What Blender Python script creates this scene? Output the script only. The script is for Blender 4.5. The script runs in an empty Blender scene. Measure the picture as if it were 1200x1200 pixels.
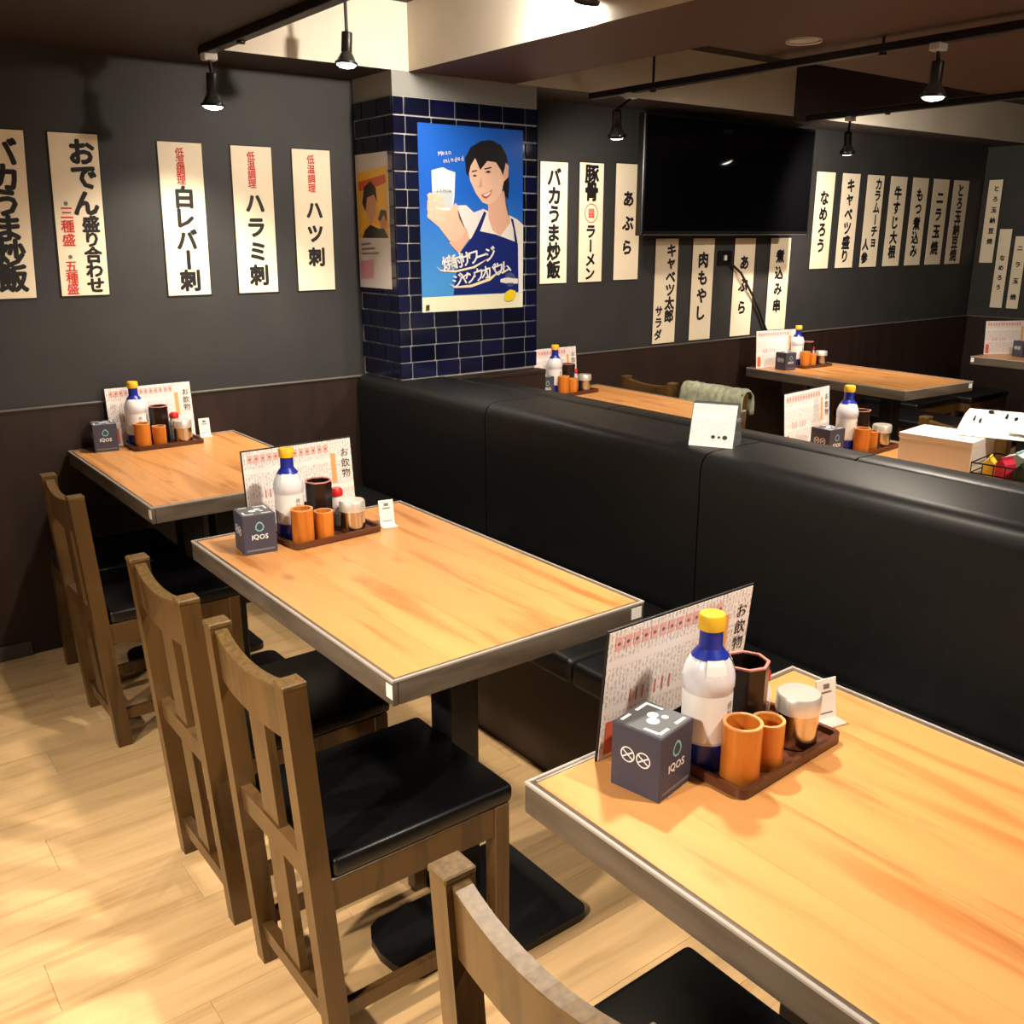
import bpy, bmesh, math, random
from mathutils import Vector, Matrix
random.seed(7)
S = bpy.context.scene
COL = S.collection
R = math.radians
PI = math.pi

# ------------------------------------------------------------------ camera
def look(yaw, pitch, roll):
    cy, sy, cp, sp = math.cos(yaw), math.sin(yaw), math.cos(pitch), math.sin(pitch)
    F = Vector((sy * cp, cy * cp, -sp)); Rr = Vector((cy, -sy, 0)); U = Rr.cross(F)
    cr, sr = math.cos(roll), math.sin(roll)
    R2 = cr * Rr + sr * U; U2 = -sr * Rr + cr * U
    return Matrix((R2, U2, -F)).transposed()
cd = bpy.data.cameras.new('camera')
cam = bpy.data.objects.new('camera', cd); COL.objects.link(cam)
cam.matrix_world = Matrix.Translation((-0.7356, -3.5412, 1.4476)) @ look(0.6546, 0.2856, -0.0011).to_4x4()
cd.sensor_width = 36; cd.sensor_fit = 'HORIZONTAL'
cd.lens = 1108.68 / 1200 * 36
cd.clip_start = 0.02
S.camera = cam

# ------------------------------------------------------------------ world, exposure
w = bpy.data.worlds.new('room_ambient'); S.world = w; w.use_nodes = True
bg = w.node_tree.nodes['Background']
bg.inputs[0].default_value = (1.0, 0.86, 0.70, 1); bg.inputs[1].default_value = 0.075
S.view_settings.view_transform = 'Standard'; S.view_settings.look = 'None'
S.view_settings.gamma = 1.0; S.view_settings.use_curve_mapping = False
S.view_settings.exposure = 1.0
WARM = (1.0, 0.86, 0.70)
# the keys in OFF are lamps outside the picture, further along the tracks and over the aisle
OFF = {'row_a': 'middle_table_spotlight', 'row_b': 'end_table_spotlight', 'right_d': 'far_table_spotlight', 'right_e': 'basket_table_spotlight', 'aisle_a': 'aisle_spotlight', 'aisle_b': 'aisle_end_spotlight'}
# lamps: key -> (position of the bulb face, aim point, watts, cone degrees)
LAMPS = {
 'wall':     ((0.50, -0.36, 1.845), (0.42, -0.20, 0.80), 16, 120),
 'coffer':   ((0.90, -0.52, 1.985), (0.62, -0.55, 0.72), 24, 100),
 'column':   ((1.222, -1.336, 2.072), (1.60, -0.30, 1.62), 42, 142),
 'right_a':  ((2.03, -0.62, 1.820), (2.60, -0.10, 1.20), 22, 130),
 'right_b':  ((2.11, -1.89, 1.840), (2.10, -1.80, 0.72), 46, 125),
 'right_c':  ((3.61, -0.60, 1.835), (4.60, -0.10, 1.20), 40, 140),
 'right_d':  ((3.61, -1.95, 1.860), (3.88, -0.75, 0.72), 44, 100),
 'right_e':  ((2.09, -3.25, 1.860), (2.10, -2.10, 0.72), 30, 110),
 'row_a':    ((0.50, -2.25, 1.860), (0.30, -1.85, 0.72), 44, 135),
 'row_b':    ((0.50, -3.30, 1.860), (0.30, -3.00, 0.72), 34, 115),
 'aisle_a':  ((-1.60, -1.75, 1.86), (-0.65, -1.85, 0.00), 80, 100),
 'aisle_b':  ((-1.60, -2.75, 1.86), (-0.65, -2.60, 0.00), 110, 100),
}

# ------------------------------------------------------------------ helpers
def srgb(r, g, b):
    f = lambda c: (c / 255 / 12.92) if c / 255 <= 0.04045 else ((c / 255 + 0.055) / 1.055) ** 2.4
    return (f(r), f(g), f(b), 1.0)

MATS = {}
def mat(name, col, rough=0.5, metal=0.0, spec=0.5, trans=0.0, emit=None, estr=0.0, coat=0.0, ior=1.45):
    if name in MATS: return MATS[name]
    m = bpy.data.materials.new(name); m.use_nodes = True
    b = m.node_tree.nodes['Principled BSDF']
    b.inputs['Base Color'].default_value = col
    b.inputs['Roughness'].default_value = rough
    b.inputs['Metallic'].default_value = metal
    b.inputs['Specular IOR Level'].default_value = spec
    b.inputs['IOR'].default_value = ior
    if trans: b.inputs['Transmission Weight'].default_value = trans
    if coat: b.inputs['Coat Weight'].default_value = coat
    if emit:
        b.inputs['Emission Color'].default_value = emit; b.inputs['Emission Strength'].default_value = estr
    MATS[name] = m
    return m
def nodes(m):
    nt = m.node_tree
    return nt, nt.nodes, nt.links, nt.nodes['Principled BSDF']
def ramp(n, stops):
    r = n.new('ShaderNodeValToRGB'); e = r.color_ramp.elements
    e[0].position, e[0].color = stops[0]; e[1].position, e[1].color = stops[-1]
    for p, c in stops[1:-1]:
        x = e.new(p); x.color = c
    return r
def noise_mat(name, c1, c2, scale, rough, vec=(1, 1, 1), bump=0.0, detail=4, spec=0.5, lo=0.35, hi=0.65, rnd=0.0, rr=None):
    """two-tone noise, stretched by vec; optional per-object random value shift and bump"""
    m = mat(name, c1, rough, spec=spec); nt, n, l, b = nodes(m)
    tc = n.new('ShaderNodeTexCoord'); mp = n.new('ShaderNodeMapping'); mp.inputs['Scale'].default_value = vec
    l.new(tc.outputs['Object'], mp.inputs['Vector'])
    oi = n.new('ShaderNodeObjectInfo')
    if rnd:
        ad = n.new('ShaderNodeVectorMath'); ad.operation = 'ADD'
        ml = n.new('ShaderNodeMath'); ml.operation = 'MULTIPLY'; ml.inputs[1].default_value = 37.0
        l.new(oi.outputs['Random'], ml.inputs[0]); l.new(mp.outputs[0], ad.inputs[0]); l.new(ml.outputs[0], ad.inputs[1])
        vec_out = ad.outputs[0]
    else: vec_out = mp.outputs[0]
    nz = n.new('ShaderNodeTexNoise'); nz.inputs['Scale'].default_value = scale; nz.inputs['Detail'].default_value = detail
    l.new(vec_out, nz.inputs['Vector'])
    rp = ramp(n, [(lo, c1), (hi, c2)]); l.new(nz.outputs['Fac'], rp.inputs[0])
    out = rp.outputs[0]
    if rnd:
        hs = n.new('ShaderNodeHueSaturation'); mr = n.new('ShaderNodeMapRange')
        mr.inputs['To Min'].default_value = 1 - rnd; mr.inputs['To Max'].default_value = 1 + rnd
        l.new(oi.outputs['Random'], mr.inputs[0]); l.new(mr.outputs[0], hs.inputs['Value']); l.new(out, hs.inputs['Color'])
        out = hs.outputs[0]
    l.new(out, b.inputs['Base Color'])
    if rr:
        mr2 = n.new('ShaderNodeMapRange'); mr2.inputs['To Min'].default_value = rr[0]; mr2.inputs['To Max'].default_value = rr[1]
        l.new(nz.outputs['Fac'], mr2.inputs[0]); l.new(mr2.outputs[0], b.inputs['Roughness'])
    if bump:
        bp = n.new('ShaderNodeBump'); bp.inputs['Strength'].default_value = bump; bp.inputs['Distance'].default_value = 0.002
        l.new(nz.outputs['Fac'], bp.inputs['Height']); l.new(bp.outputs[0], b.inputs['Normal'])
    return m
def wood_mat(name, dark, light, along, rough, rnd, knot=None, stretch=14, scale=2.2, coat=0.0):
    m = mat(name, light, rough, coat=coat); nt, n, l, b = nodes(m)
    tc = n.new('ShaderNodeTexCoord'); mp = n.new('ShaderNodeMapping')
    mp.inputs['Scale'].default_value = (1, stretch, stretch) if along == 'x' else (stretch, 1, stretch) if along == 'y' else (stretch, stretch, 1)
    oi = n.new('ShaderNodeObjectInfo'); ml = n.new('ShaderNodeMath'); ml.operation = 'MULTIPLY'; ml.inputs[1].default_value = 53.0
    ad = n.new('ShaderNodeVectorMath'); ad.operation = 'ADD'
    l.new(oi.outputs['Random'], ml.inputs[0]); l.new(tc.outputs['Object'], ad.inputs[0]); l.new(ml.outputs[0], ad.inputs[1])
    l.new(ad.outputs[0], mp.inputs['Vector'])
    nz = n.new('ShaderNodeTexNoise'); nz.inputs['Scale'].default_value = scale; nz.inputs['Detail'].default_value = 6; nz.inputs['Distortion'].default_value = 0.6
    l.new(mp.outputs[0], nz.inputs['Vector'])
    rp = ramp(n, [(0.30, dark), (0.46, light), (0.70, tuple(min(1, c * 1.12) for c in light[:3]) + (1,))])
    l.new(nz.outputs['Fac'], rp.inputs[0]); out = rp.outputs[0]
    hs = n.new('ShaderNodeHueSaturation'); mr = n.new('ShaderNodeMapRange')
    mr.inputs['To Min'].default_value = 1 - rnd; mr.inputs['To Max'].default_value = 1 + rnd
    l.new(oi.outputs['Random'], mr.inputs[0]); l.new(mr.outputs[0], hs.inputs['Value']); l.new(out, hs.inputs['Color']); out = hs.outputs[0]
    if knot:
        mp2 = n.new('ShaderNodeMapping'); mp2.inputs['Scale'].default_value = (9, 4.5, 9)
        l.new(ad.outputs[0], mp2.inputs['Vector'])
        vo = n.new('ShaderNodeTexVoronoi'); vo.inputs['Scale'].default_value = 1.0; l.new(mp2.outputs[0], vo.inputs['Vector'])
        kr = ramp(n, [(0.03, (1, 1, 1, 1)), (0.17, (0, 0, 0, 1))]); l.new(vo.outputs['Distance'], kr.inputs[0])
        km = n.new('ShaderNodeMath'); km.operation = 'MULTIPLY'; km.inputs[1].default_value = 0.55; l.new(kr.outputs[0], km.inputs[0])
        mx = n.new('ShaderNodeMixRGB'); l.new(km.outputs[0], mx.inputs[0]); l.new(out, mx.inputs[1]); mx.inputs[2].default_value = knot
        out = mx.outputs[0]
    l.new(out, b.inputs['Base Color'])
    bp = n.new('ShaderNodeBump'); bp.inputs['Strength'].default_value = 0.12; bp.inputs['Distance'].default_value = 0.001
    l.new(nz.outputs['Fac'], bp.inputs['Height']); l.new(bp.outputs[0], b.inputs['Normal'])
    return m

class MB:
    def __init__(s): s.bm = bmesh.new()
    def box(s, a, b, bev=0.0, seg=2, M=None):
        g = bmesh.ops.create_cube(s.bm, size=1.0)['verts']
        c = [(a[i] + b[i]) / 2 for i in range(3)]; d = [abs(b[i] - a[i]) for i in range(3)]
        for v in g: v.co = Vector((c[0] + v.co.x * d[0], c[1] + v.co.y * d[1], c[2] + v.co.z * d[2]))
        if bev:
            es = list({e for v in g for e in v.link_edges})
            r = bmesh.ops.bevel(s.bm, geom=es, offset=min(bev, min(d) * 0.49), segments=seg, profile=0.5, affect='EDGES')
            g = list({v for f in r['faces'] for v in f.verts} | {v for v in g if v.is_valid})
        if M is not None:
            for v in g: v.co = M @ v.co
        return s
    def hexa(s, p):          # eight corners: bottom ring of four, then top ring of four
        v = [s.bm.verts.new(q) for q in p]
        for f in ((3, 2, 1, 0), (4, 5, 6, 7), (0, 1, 5, 4), (1, 2, 6, 5), (2, 3, 7, 6), (3, 0, 4, 7)):
            s.bm.faces.new([v[i] for i in f])
        return s
    def lathe(s, prof, seg=24, c=(0, 0, 0), cap=(True, True), rot0=0.0, M=None):
        rings = []
        for r, z in prof:
            ring = []
            for i in range(seg):
                a = rot0 + 2 * PI * i / seg
                p = Vector((c[0] + r * math.cos(a), c[1] + r * math.sin(a), c[2] + z))
                ring.append(s.bm.verts.new(M @ p if M is not None else p))
            rings.append(ring)
        for k in range(len(rings) - 1):
            for i in range(seg):
                j = (i + 1) % seg
                s.bm.faces.new((rings[k][i], rings[k][j], rings[k + 1][j], rings[k + 1][i]))
        if cap[0]: s.bm.faces.new(list(reversed(rings[0])))
        if cap[1]: s.bm.faces.new(rings[-1])
        return s
    def tube(s, pts, r, seg=8):
        pts = [Vector(p) for p in pts]; rings = []
        for i, p in enumerate(pts):
            t = (pts[min(i + 1, len(pts) - 1)] - pts[max(i - 1, 0)]).normalized()
            u = t.cross(Vector((0, 0, 1)))
            if u.length < 1e-3: u = t.cross(Vector((1, 0, 0)))
            u.normalize(); v = t.cross(u)
            rings.append([s.bm.verts.new(p + r * (math.cos(2 * PI * k / seg) * u + math.sin(2 * PI * k / seg) * v)) for k in range(seg)])
        for k in range(len(rings) - 1):
            for i in range(seg):
                j = (i + 1) % seg
                s.bm.faces.new((rings[k][i], rings[k][j], rings[k + 1][j], rings[k + 1][i]))
        s.bm.faces.new(list(reversed(rings[0]))); s.bm.faces.new(rings[-1])
        return s
    def prism(s, poly, f0, f1):   # poly of 2-D points; f0/f1 map them to the two end faces
        a = [s.bm.verts.new(f0(*q)) for q in poly]; b = [s.bm.verts.new(f1(*q)) for q in poly]
        s.bm.faces.new(a); s.bm.faces.new(list(reversed(b)))
        for i in range(len(poly)):
            j = (i + 1) % len(poly)
            s.bm.faces.new((a[j], a[i], b[i], b[j]))
        return s
    def flat(s, pts):
        s.bm.faces.new([s.bm.verts.new(p) for p in pts]); return s
    def mesh(s, name, m, smooth=True, ang=35):
        bmesh.ops.recalc_face_normals(s.bm, faces=s.bm.faces)
        me = bpy.data.meshes.new(name); s.bm.to_mesh(me); s.bm.free()
        for x in (m if isinstance(m, (list, tuple)) else [m]): me.materials.append(x)
        if smooth:
            me.shade_smooth(); me.set_sharp_from_angle(angle=R(ang))
        return me
    def build(s, name, m, parent=None, smooth=True, ang=35):
        return link(name, s.mesh(name, m, smooth, ang), parent)
def link(name, me, parent=None, loc=None, rot=None):
    o = bpy.data.objects.new(name, me); COL.objects.link(o)
    if parent is not None: o.parent = parent
    if loc is not None: o.location = loc
    if rot is not None: o.rotation_euler = rot
    return o
def tag(o, label, cat=None, group=None, kind=None):
    o['label'] = label
    if cat: o['category'] = cat
    if group: o['group'] = group
    if kind: o['kind'] = kind
    return o
def thing(name, label, cat, loc=(0, 0, 0), rz=0.0, group=None, kind=None):
    o = bpy.data.objects.new(name, None); COL.objects.link(o)
    o.empty_display_size = 0.05; o.location = loc; o.rotation_euler = (0, 0, rz)
    return tag(o, label, cat, group, kind)
def dup(root, loc, rz=0.0, label=None, group=None):
    r = root.copy(); COL.objects.link(r); r.location = loc; r.rotation_euler = (0, 0, rz)
    if label: r['label'] = label
    if group: r['group'] = group
    for ch in list(root.children):
        c = ch.copy(); COL.objects.link(c); c.parent = r
        for g in list(ch.children):
            d = g.copy(); COL.objects.link(d); d.parent = c
    return r

# glyphs of the built-in font, cached as plain triangles (em = 1, centred on the glyph's own middle)
GL = {}
def glyph(ch, bold):
    k = (ch, bold)
    if k in GL: return GL[k]
    c = bpy.data.curves.new('glyph', 'FONT'); c.body = ch; c.size = 1.0; c.resolution_u = 2
    c.fill_mode = 'FRONT'; c.dimensions = '2D'
    o = bpy.data.objects.new('glyph', c); COL.objects.link(o)
    dg = bpy.context.evaluated_depsgraph_get(); me = o.evaluated_get(dg).to_mesh()
    vs = [tuple(v.co[:2]) for v in me.vertices]; fs = [tuple(p.vertices) for p in me.polygons]
    o.evaluated_get(dg).to_mesh_clear()
    bpy.data.objects.remove(o); bpy.data.curves.remove(c)
    if vs:
        xs = [v[0] for v in vs]; ys = [v[1] for v in vs]
        cx = (min(xs) + max(xs)) / 2; cy = (min(ys) + max(ys)) / 2
        wd, ht = max(xs) - min(xs), max(ys) - min(ys)
        vs = [(x - cx, y - cy) for x, y in vs]
    else: wd = ht = 0.3
    GL[k] = (vs, fs, wd, ht)
    return GL[k]
VERT = 'ー'
def put_glyphs(name, items, m, parent, f, nrm=(0, -1, 0)):
    """items: (char, u, v, size, angle, bold, xscale); f maps (u, v) to 3-D"""
    V, Fc = [], []
    for ch, u, v, size, ang, bold, xs in items:
        vs, fs, wd, ht = glyph(ch, 0)
        ca, sa = math.cos(ang), math.sin(ang)
        shifts = [(0, 0)] + ([(bold * math.cos(k * PI / 4), bold * math.sin(k * PI / 4)) for k in range(8)] if bold > .015 else [])
        for k_, (dx, dy) in enumerate(reversed(shifts)):           # a thick brush: the stroke laid down again slightly to every side
            base = len(V)
            for x, y in vs:
                x, y = x * xs + dx, y + dy
                p_ = f(u + size * (x * ca - y * sa), v + size * (x * sa + y * ca)); e_ = k_ * 6e-5
                V.append((p_[0] + nrm[0] * e_, p_[1] + nrm[1] * e_, p_[2] + nrm[2] * e_))
            Fc += [tuple(i + base for i in q) for q in fs]
    me = bpy.data.meshes.new(name); me.from_pydata(V, [], Fc); me.materials.append(m)
    return link(name, me, parent)
def column_items(txt, u, v0, v1, size, bold=0.02, xs=1.0):
    n = len(txt); it = []
    for i, ch in enumerate(txt):
        v = v0 + (v1 - v0) * (i + 0.5) / n
        it.append((ch, u, v, size, PI / 2 if ch == VERT else 0.0, bold, -xs if ch == VERT else xs))
    return it
def row_items(txt, u0, v, size, bold=0.01, ang=0.0, gap=0.12):
    it = []; x = 0
    for ch in txt:
        if ch == ' ': x += 0.3 * size; continue
        wd = glyph(ch, 0)[2] * size
        c = x + wd / 2; it.append((ch, u0 + c * math.cos(ang), v + c * math.sin(ang), size, ang, bold, 1.0)); x += wd + gap * size
    return it

# ------------------------------------------------------------------ materials
M_WALL = noise_mat('wall_grey', srgb(44, 44, 45), srgb(50, 50, 50), 5, 0.62, bump=0.05)
M_DADO = noise_mat('dado_brown', srgb(36, 23, 19), srgb(43, 28, 23), 4, 0.5, vec=(6, 6, 0.6))
M_LEDGE = mat('ledge_grey', srgb(96, 92, 86), 0.4)
M_SOFFIT = mat('soffit_brown', srgb(84, 60, 52), 0.6)
M_CEILD = mat('ceiling_dark', srgb(46, 36, 36), 0.65)
M_COFF = mat('coffer_top_dark', srgb(40, 36, 36), 0.8)
M_WHITE = noise_mat('coffer_white', srgb(226, 218, 203), srgb(214, 206, 190), 3, 0.7)
M_PLANK = wood_mat('floor_oak', srgb(196, 158, 108), srgb(214, 178, 128), 'x', 0.42, 0.05, stretch=14, scale=2.2)
M_GAP = mat('floor_joint', srgb(168, 130, 86), 0.7)
M_TILE = noise_mat('tile_navy', srgb(7, 9, 26), srgb(13, 18, 52), 3, 0.16, rnd=0.35, spec=0.6)
M_GROUT = mat('tile_grout', srgb(196, 194, 192), 0.75)
M_CONC = mat('pillar_grey', srgb(150, 152, 150), 0.7)
M_PAPER = noise_mat('menu_paper', srgb(242, 230, 206), srgb(234, 218, 190), 3, 0.7)
M_BACK = mat('strip_backing', srgb(20, 18, 18), 0.6)
M_INK = mat('black_ink', srgb(14, 12, 14), 0.6)
M_RED = mat('red_ink', srgb(205, 40, 32), 0.6)
M_PINK = mat('pink_ink', srgb(236, 178, 170), 0.6)
M_RING = mat('ring_red', srgb(214, 84, 74), 0.6)
M_GREYINK = mat('grey_ink', srgb(120, 112, 112), 0.6)
M_BOARD = wood_mat('table_pine', srgb(178, 114, 60), srgb(208, 148, 88), 'y', 0.34, 0.05, knot=srgb(120, 66, 34), stretch=9, scale=2.0)
M_BAND = noise_mat('table_band', srgb(84, 74, 64), srgb(104, 94, 82), 6, 0.38, vec=(1, 1, 6))
M_TRIM = mat('table_edge_trim', srgb(168, 160, 150), 0.4)
M_BLKM = mat('black_steel', srgb(18, 17, 18), 0.42)
M_STICK = mat('white_sticker', srgb(240, 238, 232), 0.5)
M_CHAIR = wood_mat('chair_brown', srgb(62, 42, 20), srgb(86, 61, 31), 'z', 0.36, 0.05, stretch=8, scale=3, coat=0.25)
M_WORN = noise_mat('chair_worn_edge', srgb(84, 62, 32), srgb(108, 84, 46), 120, 0.42)
M_LEATH = noise_mat('black_leather', srgb(11, 11, 13), srgb(15, 15, 17), 60, 0.34, bump=0.06)
M_LEATHS = noise_mat('bench_leather', srgb(11, 11, 12), srgb(15, 15, 16), 40, 0.44, bump=0.08)
M_TRAY = wood_mat('tray_brown', srgb(62, 32, 20), srgb(92, 52, 34), 'x', 0.3, 0.03)
M_BAMB = wood_mat('bamboo', srgb(176, 96, 26), srgb(206, 124, 44), 'z', 0.32, 0.06, stretch=20, scale=2)
M_RIM = mat('bamboo_rim', srgb(222, 156, 96), 0.5)
M_BCUP = mat('dark_lacquer', srgb(30, 18, 16), 0.28)
M_BRIM = mat('lacquer_rim', srgb(200, 130, 118), 0.4)
M_STEEL = mat('steel', srgb(205, 200, 192), 0.18, metal=1.0)
M_STEELT = mat('steel_lid', srgb(235, 230, 220), 0.35, metal=0.6)
M_BOTTLE = mat('bottle_clear', srgb(232, 232, 240), 0.2, trans=0.1)
M_BLABEL = mat('bottle_label', srgb(240, 238, 234), 0.45)
M_BLUE = noise_mat('bottle_blue', srgb(18, 26, 120), srgb(34, 52, 160), 30, 0.3)
M_YEL = mat('cap_yellow', srgb(236, 190, 50), 0.4)
M_REDP = mat('cap_red', srgb(208, 34, 40), 0.35)
M_GLASSW = mat('shaker_white', srgb(232, 228, 224), 0.3)
M_BOX = mat('box_slate', srgb(66, 66, 82), 0.5)
M_BOXT = mat('box_top', srgb(84, 86, 90), 0.5)
M_WHT = mat('print_white', srgb(236, 236, 236), 0.5)
M_TEAL = mat('print_teal', srgb(120, 190, 190), 0.5)
M_ACR = mat('acrylic', (0.95, 0.97, 0.97, 1), 0.08, trans=0.9, ior=1.3)
M_CARD = mat('card_white', srgb(238, 236, 230), 0.5)
M_TV = mat('tv_screen', srgb(5, 5, 7), 0.05)
M_TVF = mat('tv_bezel', srgb(14, 14, 15), 0.35)
M_BULB = mat('lamp_bulb', (1, 1, 1, 1), 0.3, emit=(1.0, 0.95, 0.86, 1), estr=14.0)
M_LAMPB = mat('lamp_black', srgb(16, 15, 16), 0.4)
M_LAMPW = mat('lamp_white', srgb(225, 225, 225), 0.4)
M_GLASS = mat('lamp_glass', srgb(120, 120, 122), 0.1, metal=0.8)
M_CLOTH = noise_mat('sage_cloth', srgb(128, 134, 112), srgb(168, 172, 148), 30, 0.85, bump=0.3)
M_BOXW = mat('carton_white', srgb(226, 222, 214), 0.6)
M_WIRE = mat('wire_black', srgb(20, 20, 24), 0.4, metal=0.5)

def menu_print(name, base, ink, amount):
    """small illegible menu print: columns of broken strokes"""
    m = mat(name, base, 0.45); nt, n, l, b = nodes(m)
    tc = n.new('ShaderNodeTexCoord'); mp = n.new('ShaderNodeMapping'); mp.inputs['Scale'].default_value = (330, 1, 150)
    l.new(tc.outputs['Object'], mp.inputs[0])
    nz = n.new('ShaderNodeTexNoise'); nz.inputs['Scale'].default_value = 1.0; nz.inputs['Detail'].default_value = 2; l.new(mp.outputs[0], nz.inputs[0])
    sx = n.new('ShaderNodeSeparateXYZ'); l.new(tc.outputs['Object'], sx.inputs[0])
    def mth(op, a, bb):
        q = n.new('ShaderNodeMath'); q.operation = op
        for i, x in enumerate((a, bb)):
            if isinstance(x, (int, float)): q.inputs[i].default_value = x
            else: l.new(x, q.inputs[i])
        return q.outputs[0]
    fx = mth('FRACT', mth('MULTIPLY', sx.outputs[0], 135.0), 0.0)
    colm = mth('LESS_THAN', fx, 0.66)
    rowz = mth('FRACT', mth('MULTIPLY', sx.outputs[2], 13.5), 0.0)
    rowm = mth('GREATER_THAN', rowz, 0.16)
    st = mth('GREATER_THAN', nz.outputs['Fac'], 0.50)
    fac = mth('MULTIPLY', mth('MULTIPLY', colm, rowm), mth('MULTIPLY', st, amount))
    mx = n.new('ShaderNodeMixRGB'); l.new(fac, mx.inputs[0]); mx.inputs[1].default_value = base; mx.inputs[2].default_value = ink
    l.new(mx.outputs[0], b.inputs['Base Color'])
    return m
M_MENU = menu_print('menu_board_print', srgb(246, 238, 234), srgb(120, 108, 110), 0.45)
M_FLYER = menu_print('flyer_print', srgb(240, 238, 232), srgb(120, 120, 122), 0.32)

# ------------------------------------------------------------------ room shell
ZS = 2.022            # level of every soffit
YB = -0.30            # front of the beam along the back wall
CT = 2.25             # top of the coffers
XR = 6.15             # side wall

m = MB(); m.box((-3.2, -6.0, -0.06), (XR + .1, 0.1, -0.004))
floor = m.build('floor', M_GAP, smooth=False); tag(floor, 'pale oak plank floor running under all the tables', 'floor', kind='structure')
PW, PL = 0.152, 0.914
def plank_mesh(L):
    q = MB(); q.box((0.0003, 0.0003, -0.0035), (L - 0.0003, PW - 0.0003, 0.0), 0.0005, 1); return q.mesh('plank', M_PLANK, smooth=False)
pm_full = plank_mesh(PL)
rest = MB()
rows = int(6.0 / PW)
for r in range(rows):
    y = -PW * (r + 1); off = (r * 0.37 % 1.0) * PL
    x = -3.2 - off
    while x < XR:
        x0, x1 = max(x, -3.2), min(x + PL, XR)
        if x1 - x0 > 0.02:
            if x1 > -2.2 and x0 < 1.3 and y > -4.6 and x1 - x0 > PL - 0.001:
                link('plank', pm_full, floor, (x0, y, 0))
            else:
                rest.box((x0 + .0007, y + .0007, -0.0035), (x1 - .0007, y + PW - .0007, 0.0))
        x += PL
o = rest.build('planks_beyond', M_PLANK, floor, smooth=False); o['kind'] = 'stuff'

m = MB(); m.box((0.205, 0.0, 0), (XR, 0.12, 2.4)); m.box((-3.2, -0.008, 0), (0.205, 0.12, 2.4))
wall = m.build('wall_back', M_WALL, smooth=False); tag(wall, 'dark grey back wall carrying the hanging menu strips', 'wall', kind='structure')
DZ = 0.876
m = MB(); m.box((-3.2, -0.016, 0), (1.20, -0.001, DZ)); m.box((1.89, -0.016, 0), (XR, -0.001, DZ))
o = m.build('dado_panel', M_DADO, wall, smooth=False)
m = MB(); m.box((-3.2, -0.022, DZ), (1.20, -0.001, DZ + .007), .002, 1); m.box((1.89, -0.022, DZ), (XR, -0.001, DZ + .007), .002, 1)
m.build('dado_ledge', M_LEDGE, wall)
m = MB(); m.box((-3.2, -0.026, 0), (-0.2, -0.016, 0.055), .003, 1)
tag(m.build('baseboard_back', mat('baseboard_grey', srgb(70, 64, 58), .5)), 'dark grey baseboard along the foot of the back wall', 'baseboard', kind='structure')
m = MB(); m.box((XR, -6.0, 0), (XR + .1, 0.12, 2.4))
wr = m.build('wall_right', M_WALL, smooth=False); tag(wr, 'dark side wall at the far end of the room', 'wall', kind='structure')
m = MB(); m.box((XR - 0.016, -6.0, 0), (XR - 0.001, -0.017, DZ)); m.build('dado_panel', M_DADO, wr, smooth=False)
m = MB(); m.box((XR - 0.022, -6.0, DZ), (XR - 0.001, -0.022, DZ + .007)); m.build('dado_ledge', M_LEDGE, wr, smooth=False)

def two_tone(name, a, b, white_normals, dark, label, cat='ceiling'):
    q = MB(); q.box(a, b); bm = q.bm
    bmesh.ops.recalc_face_normals(bm, faces=bm.faces)
    for f in bm.faces:
        for nrm in white_normals:
            if f.normal.dot(Vector(nrm)) > 0.9: f.material_index = 1
    return tag(q.build(name, [dark, M_WHITE], smooth=False), label, cat, kind='structure')
TOP = 2.45
m = MB(); m.box((-3.2, -6.0, CT), (XR, 0.0, TOP)); tag(m.build('ceiling', M_COFF, smooth=False), 'dark ceiling above the coffers', 'ceiling', kind='structure')
two_tone('ceiling_beam', (-3.2, YB, ZS), (XR, 0.0, CT), [(0, -1, 0)], M_CEILD, 'ceiling beam along the back wall with pale front face', 'beam')
two_tone('ceiling_beam', (1.275, -6.0, ZS), (1.77, YB, CT), [(-1, 0, 0)], M_SOFFIT, 'wide brown ceiling beam running out from the tiled pillar', 'beam')
two_tone('ceiling_panel', (-3.2, -6.0, ZS), (0.545, YB, CT), [(1, 0, 0)], M_CEILD, 'lowered dark ceiling above the aisle', 'ceiling')
two_tone('ceiling_panel', (1.77, -6.0, ZS), (XR, -1.30, CT), [], M_SOFFIT, 'lowered brown ceiling with the round downlight', 'ceiling')
two_tone('ceiling_beam', (3.56, -1.30, ZS), (3.66, YB, CT), [], M_CEILD, 'narrow dark beam between two ceiling recesses', 'beam')

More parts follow.
